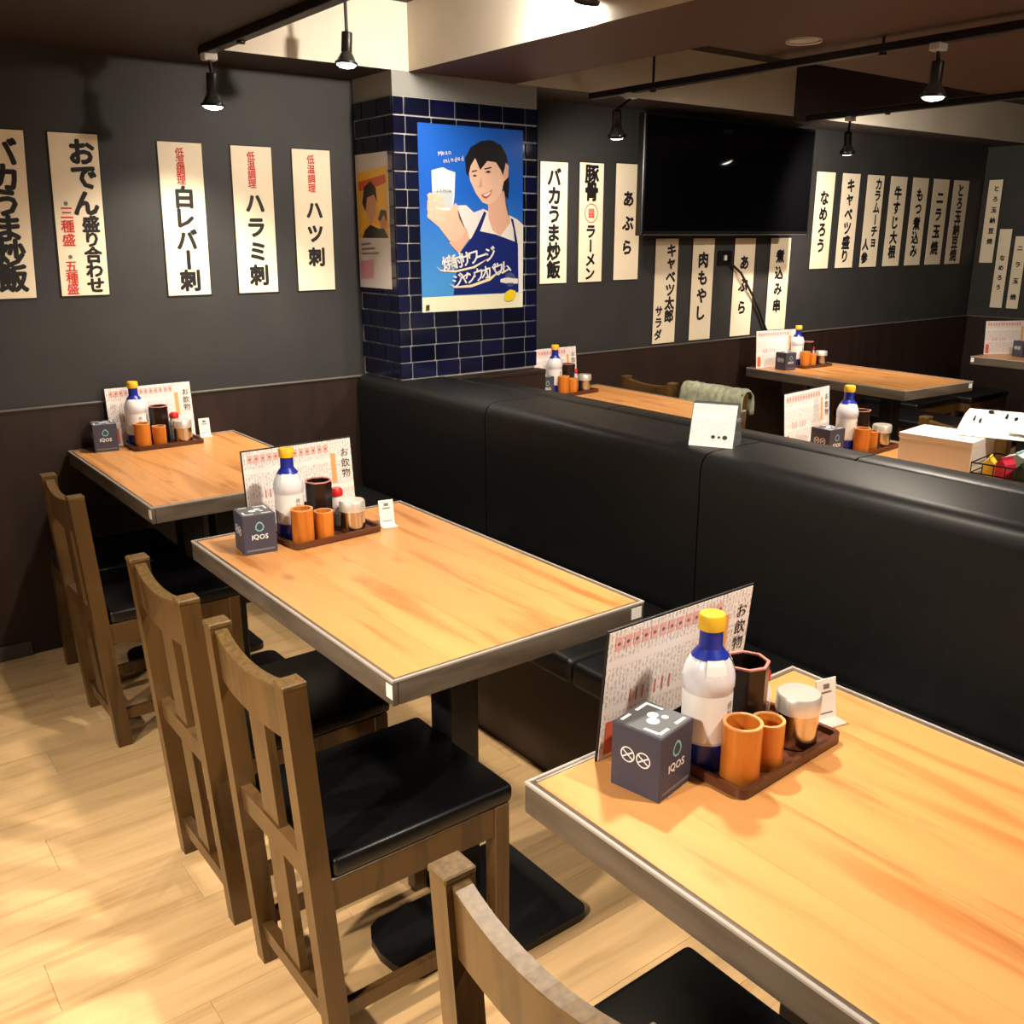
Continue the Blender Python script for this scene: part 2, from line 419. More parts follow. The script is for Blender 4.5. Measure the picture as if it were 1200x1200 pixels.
# tiled pillar
CX0, CX1, CY = 1.20, 1.885, -0.30
ZT0, ZT1 = 0.893, 1.937
pil = thing('tiled_pillar', 'square pillar faced with navy glazed tiles and pale grout', 'pillar', (0, 0, 0), kind='structure')
m = MB(); m.box((CX0 + .004, CY + .004, ZT0 - .006), (CX1 - .004, -0.001, ZT1)); m.build('core', M_GROUT, pil, smooth=False)
m = MB(); m.box((CX0 + .004, CY + .004, 0), (CX1 - .004, -0.001, ZT0 - .006)); m.build('plinth', M_DADO, pil, smooth=False)
m = MB(); m.box((CX0 + .002, CY + .002, ZT1), (CX1 - .002, -0.001, ZS)); m.build('plain_top', M_CONC, pil, smooth=False)
NR = 16; TH_ = (ZT1 - ZT0) / NR; TW = 0.1145; GR = 0.0055
cache = {}
def tile(face, a, b, z):
    wdt = b - a - GR
    k = (face, round(wdt, 3))
    if wdt < 0.012: return
    if k not in cache:
        q = MB()
        if face == 'f': q.box((-wdt / 2, -0.004, -TH_ / 2 + GR / 2), (wdt / 2, 0.004, TH_ / 2 - GR / 2), 0.0015, 1)
        else: q.box((-0.004, -wdt / 2, -TH_ / 2 + GR / 2), (0.004, wdt / 2, TH_ / 2 - GR / 2), 0.0015, 1)
        cache[k] = q.mesh('tile', M_TILE, smooth=False)
    c = (a + b) / 2
    link('tile', cache[k], pil, (c, CY, z) if face == 'f' else (CX0, c, z))
for r in range(NR):
    z = ZT0 + TH_ * (r + 0.5); s = 0.0 if r % 2 else 0.5
    x = CX0 - .004
    first = TW * (1 - s) if s else TW * 0.45
    while x < CX1 - 0.004:
        nx = min(x + first, CX1 + .004); tile('f', x, nx, z); x = nx; first = TW
    y = CY + 0.002; first = TW * (0.48 if s else 0.95)
    while y < -0.002:
        ny = min(y + first, -0.001); tile('l', y, ny, z); y = ny; first = TW

# ------------------------------------------------------------------ track lamps
def add_light(key, host):
    p, aim, watt, cone = LAMPS[key]
    L = bpy.data.lights.new(OFF[key].replace('spotlight', 'light') + '_offscreen' if key in OFF else 'lamp_light', 'SPOT'); L.energy = watt; L.color = WARM; L.spot_size = R(cone); L.spot_blend = 1.0 if key.startswith('aisle') else 0.4 if key == 'row_a' else 0.7
    L.shadow_soft_size = 0.05 if key.startswith('aisle') else 0.035
    ob = bpy.data.objects.new(OFF[key].replace('spotlight', 'light') + '_offscreen' if key in OFF else 'lamp_light', L); COL.objects.link(ob)
    d = (Vector(aim) - Vector(p)).normalized()
    ob.rotation_euler = d.to_track_quat('-Z', 'Y').to_euler(); ob.location = Vector(p) + d * 0.03 - host.location
    ob.parent = host
def spotlamp(key, top, label, cat='spotlight', style='long'):
    p, aim, watt, cone = LAMPS[key]; p = Vector(p); top = Vector(top)
    t = thing(OFF[key] + '_offscreen' if key in OFF else 'track_spotlight', label, cat, top, group='track spotlights')
    P = p - top; d = (Vector(aim) - p).normalized()
    # lean the head only part of the way towards the aim, as the bulbs in the room do
    d = (d * 0.6 + Vector((0, 0, -1))).normalized()
    q = d.to_track_quat('Z', 'Y').to_matrix().to_4x4()
    back = P - d * 0.085
    m = MB(); m.box((-.022, -.018, -.022), (.022, .018, 0), .003, 1); m.build('adaptor', M_LAMPW if style == 'white' else M_LAMPB, t)
    knee = back + Vector((0, 0, 0.0))
    m = MB(); m.tube([(0, 0, -.02), (knee.x, knee.y, knee.z + 0.012)], 0.0055, 8); m.build('stem', M_LAMPB, t)
    m = MB(); m.lathe([(.0, -.013), (.009, -.009), (.013, 0), (.009, .009), (.0, .013)], 12, knee, (False, False)); m.build('joint', M_LAMPB, t)
    m = MB(); m.lathe([(.016, -.03), (.018, -.028), (.018, .03), (.014, .036)], 16, M=Matrix.Translation(back + d * 0.02) @ q); m.build('socket', M_LAMPB, t)
    m = MB(); m.lathe([(.012, -.045), (.020, -.03), (.030, -.012), (.034, 0.0), (.033, .004), (.010, .004)], 20, cap=(True, True), M=Matrix.Translation(P) @ q); m.build('reflector', M_GLASS, t)
    m = MB(); m.lathe([(.0335, -.004), (.037, -.004), (.037, .004), (.0335, .004)], 20, cap=(False, False), M=Matrix.Translation(P) @ q); m.build('ring', M_LAMPB, t)
    m = MB(); m.lathe([(.031, .0045), (.024, .010), (.010, .0135), (.001, .014)], 20, cap=(True, True), M=Matrix.Translation(P) @ q); m.build('bulb', M_BULB, t)
    add_light(key, t)
    return t
def track(a, b, label, rods=()):
    a, b = Vector(a), Vector(b)
    t = thing('lighting_track', label, 'track', (0, 0, 0), group=None)
    m = MB()
    if abs(a.x - b.x) < 1e-6: m.box((a.x - .017, min(a.y, b.y), a.z - .012), (a.x + .017, max(a.y, b.y), a.z + .012), .002, 1)
    else: m.box((min(a.x, b.x), a.y - .017, a.z - .012), (max(a.x, b.x), a.y + .017, a.z + .012), .002, 1)
    m.build('rail', M_LAMPB, t)
    for r in rods:
        k = MB(); k.tube([(r[0], r[1], a.z + .01), (r[0], r[1], r[2])], .005, 6); k.lathe([(.012, -.02), (.014, 0), (.012, .012)], 10, (r[0], r[1], a.z)); k.build('hanger_rod', M_LAMPB, t)
    return t
track((.50, -5.2, 2.008), (.50, -0.31, 2.008), 'black lighting track on the edge of the aisle ceiling', [(.50, -0.62, ZS)])
track((2.09, -5.2, 1.99), (2.09, -0.40, 1.99), 'black lighting track slung below the brown ceiling', [(2.09, -1.72, ZS), (2.09, -2.6, ZS), (2.09, -0.75, CT)])
track((3.61, -3.2, 2.008), (3.61, -0.35, 2.008), 'black lighting track below the narrow beam', [(3.61, -0.8, ZS)])
track((-1.60, -5.2, 2.008), (-1.60, -0.8, 2.008), 'added black lighting track, out of view above the aisle')  # unseen track, added only to carry the aisle lamps
spotlamp('wall', (.50, -.36, 1.998), 'track spotlight nearest the grey wall with white adaptor above the strips', style='white')
spotlamp('coffer', (.90, -.53, CT), 'long black spotlight hanging from the pale coffer')
spotlamp('column', (1.222, -1.36, CT), 'spotlight beside the pale face of the wide beam')
spotlamp('right_a', (2.09, -.63, 1.980), 'small spotlight above the strips next to the tiled pillar', style='white')
spotlamp('right_b', (2.09, -1.90, 1.980), 'long spotlight under the brown ceiling near the downlight', style='white')
spotlamp('right_c', (3.61, -.60, 1.998), 'small spotlight between the television and the far strips', style='white')
spotlamp('right_d', (3.61, -1.95, 1.998), 'spotlight on the narrow beam track facing the table past the television', style='white')
spotlamp('right_e', (2.09, -3.25, 1.980), 'spotlight on the slung track beyond the wire basket table', style='white')
spotlamp('row_a', (.50, -2.25, 1.998), 'track spotlight over the middle bench table')
spotlamp('row_b', (.50, -3.30, 1.998), 'track spotlight over the bench table farthest from the wall')
spotlamp('aisle_a', (-1.60, -1.75, 1.998), 'track spotlight over the aisle nearer the back wall')
spotlamp('aisle_b', (-1.60, -2.75, 1.998), 'track spotlight over the aisle farther from the back wall')
t = thing('recessed_downlight', 'round recessed downlight in the brown ceiling', 'downlight', (1.94, -1.54, ZS))
m = MB(); m.lathe([(.050, -.004), (.055, -.006), (.055, 0.0), (.045, 0.001)], 24, cap=(False, False)); m.build('trim_ring', M_LAMPW, t)
m = MB(); m.lathe([(.046, -.002), (.046, 0.0)], 24); m.build('diffuser', mat('downlight_off', srgb(210, 205, 195), .4), t)

# ------------------------------------------------------------------ hanging menu strips
def strip(name, label, x0, x1, z0, z1, cols, wallx=None, lean=0.0, extra=None):
    """cols: (text, ink, u 0..1 from the strip's own left, v top, v bottom (0..1 from the top), size in strip widths, x stretch)"""
    W = x1 - x0; H = z1 - z0
    if wallx is None:
        t = thing(name, label, 'menu strip', ((x0 + x1) / 2, 0, z0), group='hanging menu strips')
        off = -0.008 if x1 < 0.205 else (-.0078 if x0 < .205 else 0.0)
        if x0 < .205 < x1: off = -0.008
        f = lambda u, v, d=0.0: (u - W / 2 + lean * (v / H - .5), off - 0.0032 - d, v)
    else:
        t = thing(name, label, 'menu strip', (wallx, (x0 + x1) / 2, z0), group='hanging menu strips')
        f = lambda u, v, d=0.0: (-0.0032 - d, -(u - W / 2), v)
    def slab(u0, u1, v0, v1, d0, d1, nm, mt):
        q = MB(); c = [(u0, v0), (u1, v0), (u1, v1), (u0, v1)]
        q.hexa([f(u, v, d0) for u, v in c] + [f(u, v, d1) for u, v in c]); return q.build(nm, mt, t, smooth=False)
    slab(-.004, W + .004, -.004, H + .004, -.0030, 0.0, 'backing', M_BACK)
    slab(0, W, 0, H, 0.0, 0.0012, 'paper', M_PAPER)
    for txt, ink, u, va, vb, sz, xs in cols:
        it = column_items(txt, u * W, H * (1 - va), H * (1 - vb), sz * W, 0.046 if ink is M_INK else 0.022, xs)
        put_glyphs('lettering', it, ink, t, lambda u, v: f(u, v, 0.0018), (-1, 0, 0) if wallx else (0, -1, 0))
    if extra: extra(t, f, W, H)
    return t
def redring(t, f, W, H):
    q = MB(); n = 28; cu, cv, r0, r1 = W * .5, H * .585, W * .25, W * .28
    for i in range(n):
        a, b = 2 * PI * i / n, 2 * PI * (i + 1) / n
        q.flat([f(cu + r * math.cos(x), cv + r * 1.05 * math.sin(x), .0018) for r, x in ((r0, a), (r1, a), (r1, b), (r0, b))])
    q.build('red_ring', M_RING, t, smooth=False)
I, RD = M_INK, M_RED
T0, B0 = 1.762, 1.235
strip('menu_strip', 'menu strip of six characters at the end of the wall row, beside the red-noted strip', -.150, -.012, 1.246, 1.768, [('バカうま炒飯', I, .52, .05, .95, .66, 1.0)], lean=.028)
strip('menu_strip', 'wide menu strip reading おでん盛り合わせ with small red lines', .064, .218, 1.248, 1.768,
      [('おでん', I, .66, .03, .50, .56, 1.0), ('盛り合わせ', I, .72, .50, .985, .36, 1.05), ('三種盛', RD, .24, .44, .69, .28, 1.0), ('五種盛', RD, .24, .78, .99, .26, 1.0), ('※', M_GREYINK, .24, .41, .44, .16, 1.0), ('※', M_GREYINK, .24, .74, .77, .16, 1.0)], lean=.020)
LT = ('低温調理', RD)
def sashimi(x0, x1, main, va, vb, sz, rv, ti, how):
    strip('menu_strip', 'menu strip with small red characters above ' + how, x0, x1, B0, T0 - .003, [('低温調理', RD, .48, .035, rv, .22, .95), (main, I, .52, va, vb, sz, 1.0)], lean=ti)
sashimi(.421, .577, '白レバー刺', .28, .97, .50, .27, .012, 'five big black ones, 白レバー刺')
sashimi(.686, .842, 'ハラミ刺', .30, .96, .50, .28, .009, 'four big black ones, ハラミ刺')
sashimi(.927, .1085 * 10, 'ハツ刺', .34, .84, .46, .30, .006, 'three big black ones, ハツ刺')
strip('menu_strip', 'menu strip next to the pillar tiles, reading バカうま炒飯', 2.145, 2.308, 1.224, 1.765, [('バカうま炒飯', I, .5, .04, .96, .52, 1.0)])
strip('menu_strip', 'menu strip reading 豚骨 ラーメン with a red ring between', 2.383, 2.535, 1.224, 1.770, [('豚骨', I, .5, .02, .31, .58, 1.0), ('醤', M_RING, .5, .37, .46, .30, 1.0), ('ラーメン', I, .5, .51, .99, .44, 1.0)], extra=redring)
strip('menu_strip', 'short text menu strip left of the television, reading あぶら', 2.617, 2.784, 1.228, 1.775, [('あぶら', I, .52, .19, .82, .46, 1.0)])
strip('menu_strip', 'menu strip under the television with two columns, キャベツ太郎サラダ', 2.909, 3.076, .892, 1.425, [('キャベツ太郎', I, .70, .05, .80, .42, 1.05), ('サラダ', I, .24, .63, .97, .34, 1.0)])
strip('menu_strip', 'menu strip under the television with four airy characters, left of the socket, 肉もやし', 3.190, 3.358, .892, 1.425, [('肉もやし', I, .5, .12, .82, .50, 1.0)])
strip('menu_strip', 'menu strip under the television crossed by the black cable, あぶら', 3.528, 3.702, .892, 1.425, [('あぶら', I, .5, .13, .82, .46, 1.0)])
strip('menu_strip', 'menu strip under the television behind the standing menu, 煮込み串', 3.838, 4.020, .892, 1.425, [('煮込み串', I, .5, .10, .80, .42, 1.0)])
ORD = ['next to the screen', 'second from the screen', 'third from the screen in two columns', 'the middle one of seven', 'third from the corner', 'second from the corner', 'next to the corner']
for txt, a, b, va, vb, sz, two in (('なめろう', 4.215, 4.395, .18, .84, .48, None), ('キャベツ盛り', 4.470, 4.650, .05, .95, .46, None), ('カラムーチョ', 4.729, 4.910, .03, .80, .40, '人参'),
                              ('牛すじ大根', 4.984, 5.170, .10, .92, .46, None), ('もつ煮込み', 5.240, 5.425, .11, .92, .46, None), ('ニラ玉焼', 5.490, 5.684, .12, .90, .48, None), ('とろ玉納豆焼', 5.745, 5.943, .04, .97, .44, None)):
    cols = [(txt, I, .68 if two else .5, va, vb, sz, 1.0)]
    if two: cols.append((two, I, .24, .68, .97, .40, 1.0))
    strip('menu_strip', 'menu strip in the row past the television, ' + ORD.pop(0) + ', ' + txt + (two or ''), a, b, 1.247, 1.795, cols)
strip('menu_strip', 'narrow menu strip on the side wall by the corner, reading とろ玉納豆焼', -.135, -.040, 1.25, 1.805, [('とろ玉納豆焼', I, .6, .04, .80, .42, 1.0)], wallx=XR)
strip('menu_strip', 'low menu strip on the side wall, nearer the corner, なめろう', -.245, -.160, .945, 1.478, [('なめろう', I, .5, .30, .80, .46, 1.0)], wallx=XR)
strip('menu_strip', 'low menu strip on the side wall, farther from the corner, ニラ玉焼', -.355, -.275, .945, 1.430, [('ニラ玉焼', I, .5, .05, .95, .5, 1.0)], wallx=XR)

# ------------------------------------------------------------------ posters on the pillar
PX0, PX1, PZ0, PZ1 = 1.303, 1.806, 1.150, 1.850
def puv(x, y):        # position on the printed sheet of a point of the print, 0..1 each way
    u = v = .5
    for _ in range(6):
        u = (x - (35 + 30 * v)) / (597 - 22 * v); v = (y - (70 + 8 * u)) / (1070 - 48 * u)
    return u, v
po = thing('poster', 'blue drink poster of a smiling person in apron holding a glass', 'poster', ((PX0 + PX1) / 2, CY - .0045, PZ0))
PWD, PHT = PX1 - PX0, PZ1 - PZ0
def pf(u, v, d): return ((u - .5) * PWD, -d, (1 - v) * PHT)
m = MB(); m.hexa([pf(0, 1, 0), pf(1, 1, 0), pf(1, 1, .001), pf(0, 1, .001), pf(0, 0, 0), pf(1, 0, 0), pf(1, 0, .001), pf(0, 0, .001)])
M_PBLUE = mat('poster_blue', srgb(22, 92, 200), 0.35); nt, n, l, b = nodes(M_PBLUE)
tc = n.new('ShaderNodeTexCoord'); sp = n.new('ShaderNodeSeparateXYZ'); l.new(tc.outputs['Object'], sp.inputs[0])
rp = ramp(n, [(0.10, srgb(70, 150, 222)), (0.45, srgb(24, 98, 208))]); l.new(sp.outputs[2], rp.inputs[0]); l.new(rp.outputs[0], b.inputs['Base Color'])
m.build('sheet', M_PBLUE, po, smooth=False)
LAY = [0]
def pshape(nm, pts, col, rough=.4):
    LAY[0] += 1; d = .0011 + LAY[0] * .00012
    q = MB(); q.flat([pf(*puv(x, y), d) for x, y in pts])
    bmesh.ops.triangulate(q.bm, faces=q.bm.faces)
    return q.build(nm, mat('poster_' + nm, srgb(*col), rough), po, smooth=False)
pshape('printed_footer', [(63, 1050), (640, 1012), (640, 1100), (65, 1139)], (238, 236, 206))
pshape('printed_back_hair', [(318, 230), (360, 165), (430, 140), (500, 165), (535, 220), (548, 300), (552, 400), (545, 470), (520, 440), (500, 330), (420, 260)], (18, 16, 22))
pshape('printed_sleeve', [(250, 515), (300, 510), (345, 550), (400, 528), (430, 540), (400, 600), (330, 700), (290, 720), (255, 640)], (226, 226, 226))
pshape('printed_blouse', [(415, 545), (545, 555), (600, 580), (638, 610), (640, 1010), (600, 1015), (560, 800), (420, 740), (360, 700)], (236, 234, 228))
pshape('printed_neck', [(425, 470), (520, 420), (535, 520), (560, 600), (500, 680), (455, 650), (430, 580)], (226, 180, 156))
pshape('printed_face', [(308, 280), (330, 235), (400, 215), (470, 235), (512, 290), (520, 360), (505, 430), (470, 480), (430, 503), (395, 492), (355, 440), (322, 370)], (236, 196, 172))
pshape('printed_ear', [(508, 330), (530, 262), (547, 280), (545, 340), (522, 366)], (226, 178, 152))
pshape('printed_hair', [(300, 330), (292, 250), (325, 185), (385, 148), (450, 142), (505, 175), (530, 235), (524, 290), (512, 335), (497, 300), (470, 262), (420, 258), (380, 310), (350, 245), (325, 290), (312, 350)], (20, 18, 24))
pshape('printed_brow', [(330, 318), (360, 310), (362, 317), (332, 326)], (60, 44, 40))
pshape('printed_brow', [(402, 300), (445, 288), (446, 296), (404, 308)], (60, 44, 40))
pshape('printed_eye', [(334, 345), (347, 336), (362, 342), (350, 350)], (40, 26, 24))
pshape('printed_eye', [(406, 322), (424, 310), (444, 316), (428, 326)], (40, 26, 24))
pshape('printed_nose', [(384, 350), (394, 400), (378, 412), (370, 404)], (214, 164, 140))
pshape('printed_mouth', [(384, 448), (420, 436), (450, 414), (440, 448), (416, 470), (396, 464)], (196, 78, 74))
pshape('printed_teeth', [(394, 449), (420, 440), (442, 424), (434, 444), (412, 457)], (246, 240, 234))
pshape('printed_apron', [(372, 655), (470, 672), (580, 708), (606, 720), (612, 1010), (232, 1032), (262, 790), (330, 700)], (14, 34, 112))
pshape('printed_strap', [(404, 540), (416, 552), (378, 662), (330, 730), (300, 760), (360, 640)], (12, 30, 104))
pshape('printed_strap', [(560, 575), (575, 580), (600, 700), (608, 760), (590, 740), (578, 640)], (12, 30, 104))
pshape('printed_arm', [(205, 730), (235, 690), (300, 640), (320, 700), (262, 790)], (228, 176, 150))
pshape('printed_hand', [(92, 470), (120, 455), (150, 520), (215, 520), (250, 530), (262, 590), (300, 660), (250, 720), (205, 715), (150, 640), (90, 590), (86, 520)], (236, 190, 168))
pshape('printed_glass', [(108, 325), (150, 312), (170, 306), (195, 318), (238, 330), (234, 470), (222, 545), (132, 545), (112, 440)], (226, 234, 240))
pshape('printed_glass_shade', [(120, 440), (226, 440), (222, 530), (136, 530)], (196, 206, 214))
for k in range(4):
    yy = 462 + 38 * k
    pshape('printed_finger', [(84, yy), (100, yy - 14), (180, yy + 10), (186, yy + 30), (150, yy + 34), (90, yy + 16)], (240, 198, 176))
pshape('printed_thumb', [(205, 545), (240, 500), (256, 520), (246, 580), (222, 600)], (238, 192, 170))
pshape('printed_swoosh', [(135, 866), (160, 885), (240, 888), (340, 862), (440, 806), (350, 872), (240, 900), (160, 895)], (240, 226, 190))
pshape('printed_swoosh', [(205, 965), (240, 982), (330, 970), (430, 930), (540, 850), (440, 944), (330, 986), (235, 992)], (240, 240, 240))
pshape('printed_badge', [(500, 935), (545, 920), (605, 930), (606, 958), (550, 962), (500, 952)], (232, 232, 232))
pshape('printed_crest', [(528, 905), (560, 892), (588, 908), (575, 975), (545, 980)], (70, 84, 130))
pshape('printed_badge', [(500, 938), (545, 923), (605, 933), (606, 952), (550, 956), (500, 950)], (236, 236, 236))
pshape('printed_lemon', [(522, 1050), (528, 1015), (560, 994), (592, 1002), (594, 1035), (570, 1062), (540, 1068)], (238, 214, 40))
pshape('printed_mark', [(82, 1095), (100, 1092), (100, 1125), (82, 1127)], (70, 60, 40))
def ptext(txt, x, y, size, ang, m_, bold, step):
    it = []
    for i, ch in enumerate(txt):
        u, v = puv(x + step * i * math.cos(ang), y - step * i * math.sin(ang))
        it.append((ch, (u - .5) * PWD, (1 - v) * PHT, size, ang, bold, 1.0))
    put_glyphs('printed_lettering', it, m_, po, lambda a, c: (a, -.0075, c))
ptext('焼酎サワージ', 198, 845, .062, R(14), M_WHT, .02, 49)
ptext('ジャンウオバウム', 252, 945, .058, R(17), M_WHT, .02, 41)
ptext('Mean', 150, 232, .026, R(8), M_WHT, .01, 18)
ptext('minded', 180, 272, .026, R(12), M_WHT, .01, 19)
ptext('LEMON', 140, 436, .016, 0, mat('poster_grey', srgb(80, 84, 96), .5), .01, 17)

p2 = thing('poster', 'small yellow poster of two people on the pillar side facing the aisle', 'poster', (CX0 - .0045, -.135, 1.242))
def p2f(u, v, d): return (-d, (.5 - u) * .25, (1 - v) * .505)
LAY2 = [0]
def p2s(nm, pts, col, M_=None):
    LAY2[0] += 1; d = .0010 + LAY2[0] * .0002
    q = MB(); q.flat([p2f(u, v, d) for u, v in pts]); bmesh.ops.triangulate(q.bm, faces=q.bm.faces)
    q.build(nm, M_ or mat('poster2_' + nm + str(LAY2[0]), srgb(*col), .3), p2, smooth=False)
m = MB(); m.hexa([p2f(0, 1, 0), p2f(1, 1, 0), p2f(1, 1, .0008), p2f(0, 1, .0008), p2f(0, 0, 0), p2f(1, 0, 0), p2f(1, 0, .0008), p2f(0, 0, .0008)])
m.build('sheet', mat('poster2_sheet', srgb(214, 208, 208), .25), p2, smooth=False)
p2s('printed_yellow', [(.03, .13), (.97, .10), (.97, .62), (.03, .62)], (236, 184, 60))
p2s('printed_orange', [(.08, .20), (.92, .16), (.94, .22), (.70, .24), (.10, .27)], (214, 92, 40))
p2s('printed_face', [(.28, .33), (.46, .27), (.60, .32), (.60, .44), (.46, .52), (.32, .46)], (206, 150, 120))
p2s('printed_hair', [(.18, .36), (.26, .24), (.46, .20), (.62, .25), (.66, .36), (.56, .30), (.34, .32), (.28, .42)], (40, 34, 26))
p2s('printed_face', [(.70, .46), (.82, .43), (.92, .48), (.88, .55), (.76, .56)], (196, 130, 96))
p2s('printed_hair', [(.66, .48), (.76, .41), (.92, .42), (.94, .50), (.84, .45), (.72, .50)], (44, 30, 24))
p2s('printed_jacket', [(.14, .62), (.24, .56), (.42, .52), (.66, .55), (.84, .55), (.96, .62)], (44, 34, 30))
p2s('printed_pink', [(.04, .80), (.46, .78), (.46, .92), (.05, .94)], (214, 150, 168))
for k in range(3): p2s('printed_line', [(.10, .665 + .035 * k), (.42 + .12 * k, .655 + .035 * k), (.42 + .12 * k, .668 + .035 * k), (.10, .678 + .035 * k)], (120, 112, 120))

# ------------------------------------------------------------------ benches (back to back, with a low wall between)
def bench(y0, y1, label, side):
    t = thing('upholstered_bench', label, 'bench', (0, (y0 + y1) / 2, 0), group='black leather bench sections')
    L = (y1 - y0) / 2; g = .0025
    if side == 'A':
        near = min(L - g, -.302 - (y0 + y1) / 2)
        m = MB(); m.box((.765, -L, 0), (1.198, L, .35)); m.build('base', M_DADO, t, smooth=False)
        m = MB(); m.box((.70, -L + g, .35), (1.152, L - g, .42), .018, 3); m.build('seat_cushion', M_LEATHS, t)
        prof = [(1.155, .422), (1.152, .50), (1.150, .84), (1.156, .868), (1.172, .884), (1.195, .890), (1.398, .890), (1.402, .884), (1.402, .36), (1.155, .36)]
        m = MB(); m.prism(prof, lambda x, z: (x, -L + g, z), lambda x, z: (x, near, z)); m.build('back_cushion', M_LEATHS, t, ang=50)
        if near < L - g - .01:
            prof = [(1.155, .36), (1.152, .50), (1.150, .84), (1.156, .868), (1.172, .884), (1.194, .888), (1.194, .36)]
            m = MB(); m.prism(prof, lambda x, z: (x, near, z), lambda x, z: (x, L - g, z)); m.build('back_end', M_LEATHS, t, ang=50)
    else:
        m = MB(); m.box((1.56, -L, 0), (1.87, L, .35)); m.build('base', M_DADO, t, smooth=False)
        m = MB(); m.box((1.50, -L + g, .35), (1.91, L - g, .42), .018, 3); m.build('seat_cushion', M_LEATHS, t)
        prof = [(1.545, .36), (1.55, .84), (1.545, .872), (1.53, .884), (1.45, .886), (1.435, .88), (1.428, .868), (1.428, .36)]
        m = MB(); m.prism(prof, lambda x, z: (x, -L + g, z), lambda x, z: (x, L - g, z)); m.build('back_cushion', M_LEATHS, t, ang=50)
    return t
for (a, b, l_) in ((-.931, -.024, 'black leather bench section ending at the tiled pillar, by the wall table'), (-1.907, -.931, 'black leather bench section behind the middle bench table'),
                   (-2.88, -1.907, 'black leather bench section behind the table farthest from the wall'), (-3.86, -2.88, 'black leather bench section at the open end of the row')):
    bench(a, b, l_, 'A')
for (a, b, l_) in ((-1.24, -.372, 'black bench section back to back with the row, next to the pillar'), (-2.18, -1.24, 'black bench section facing the table that holds the white box'), (-3.12, -2.18, 'black bench section behind the wire basket table, open end')):
    bench(a, b, l_, 'B')
m = MB(); m.box((1.404, -3.86, 0), (1.426, -.303, .868))
tag(m.build('partition_wall', mat('partition_black', srgb(16, 14, 14), .6), smooth=False), 'thin dark low wall between the two back to back benches', 'partition', kind='structure')

t = thing('corner_cabinet', 'low dark brown cabinet in front of the tiled pillar', 'cabinet', (1.66, -.337, 0))
m = MB(); m.box((-.23, -.030, 0), (.225, .030, .868)); m.build('body', M_DADO, t, smooth=False)
m = MB(); m.box((-.232, -.032, .868), (.228, .032, .886), .003, 1); m.build('top', M_DADO, t)

# ------------------------------------------------------------------ tables
TZ = .72
def table(x0, x1, y0, y1, label, stickers=(), rz=0.0, feet=None, px=0.0, sgn=1):
    cx, cy = (x0 + x1) / 2, (y0 + y1) / 2; W, L = (x1 - x0) / 2, (y1 - y0) / 2
    t = thing('dining_table', label, 'table', (cx, cy, 0), rz, 'restaurant tables')
    nb = 5; bw = (2 * W - .024) / nb
    q = MB(); q.box((-bw / 2 + .0001, -L + .012, TZ - .028), (bw / 2 - .0001, L - .012, TZ), .0004, 1); bmsh = q.mesh('board', M_BOARD, smooth=False)
    for k in range(nb): link('board', bmsh, t, (-W + .012 + bw * (k + .5), 0, 0))
    m = MB()
    for s in (-1, 1):
        m.box((s * W, -L, TZ - .048), (s * (W - .012), L, TZ + .0008), .0025, 2)
        m.box((-W + .012, s * L, TZ - .048), (W - .012, s * (L - .012), TZ + .0008), .0025, 2)
    m.build('edge_band', M_BAND, t)
    m = MB()
    for s in (-1, 1):
        m.box((s * (W + .0006), -L - .0006, TZ - .004), (s * (W - .005), L + .0006, TZ + .0014), .001, 1)
        m.box((-W + .005, s * (L + .0006), TZ - .004), (W - .005, s * (L - .005), TZ + .0014), .001, 1)
    m.build('edge_trim', M_TRIM, t)
    m = MB(); m.box((-W + .012, -L + .012, TZ - .044), (W - .012, L - .012, TZ - .0285)); m.build('underside', M_BLKM, t, smooth=False)
    for fy, py in (feet or ((L - .27 + cy, L - .27 + cy), (-L + .27 + cy, -L + .27 + cy))):
        fy -= cy; py -= cy
        m = MB(); m.box((px - .038, py - .038, .018), (px + .038, py + .038, TZ - .044), .004, 1); m.build('pedestal', M_BLKM, t)
        a0, a1 = px - .043, px + .180
        pts = []
        for cxx, cyy, q0 in ((a1 - .03, .135, 0), (a0 + .012, .135, 90), (a0 + .012, -.135, 180), (a1 - .03, -.135, 270)):
            for k in range(6):
                a = R(q0 + 18 * k); rr_ = .03 if q0 in (0, 270) else .012
                pts.append((sgn * (cxx + rr_ * math.cos(a)) + (0 if sgn > 0 else 2 * px), fy + (cyy + (.03 - rr_) * (1 if cyy > 0 else -1)) + rr_ * math.sin(a)))
            if q0 == 90 and feet:       # tongue that runs back between the chair legs
                for k in range(7):
                    a = R(90 + 30 * k); pts.append((a0 - .165 + .095 * .5 * math.cos(a) if 1 <= k <= 5 else (a0 - .165), fy + .095 * math.sin(a)))
                pts.insert(len(pts) - 7, (a0, fy + .095)); pts.append((a0, fy - .095))
        m = MB(); m.prism(pts, lambda x, y: (x, y, .0), lambda x, y: (x, y, .020)); m.build('foot_plate', M_BLKM, t)
    for sx, sy, face in stickers:
        m = MB()
        if face == 'x': m.box((sx * W - .0012, sy * (L - .012) - .012, TZ - .034), (sx * W, sy * (L - .012) + .008, TZ - .008)) if sx < 0 else m.box((W, sy * (L - .02) - .012, TZ - .034), (W + .0012, sy * (L - .02) + .012, TZ - .008))
        else: m.box((sx * (W - .022) - .014, sy * L - .0012, TZ - .032), (sx * (W - .022) + .014, sy * L, TZ - .008))
        m.build('number_sticker', M_STICK, t, smooth=False)
    return t
table(.004, .604, -.932, -.024, 'wood top table standing against the wall beside the tiled pillar', [(-1, -1, 'x')], feet=((-.315, -.315), (-.705, -.66)))
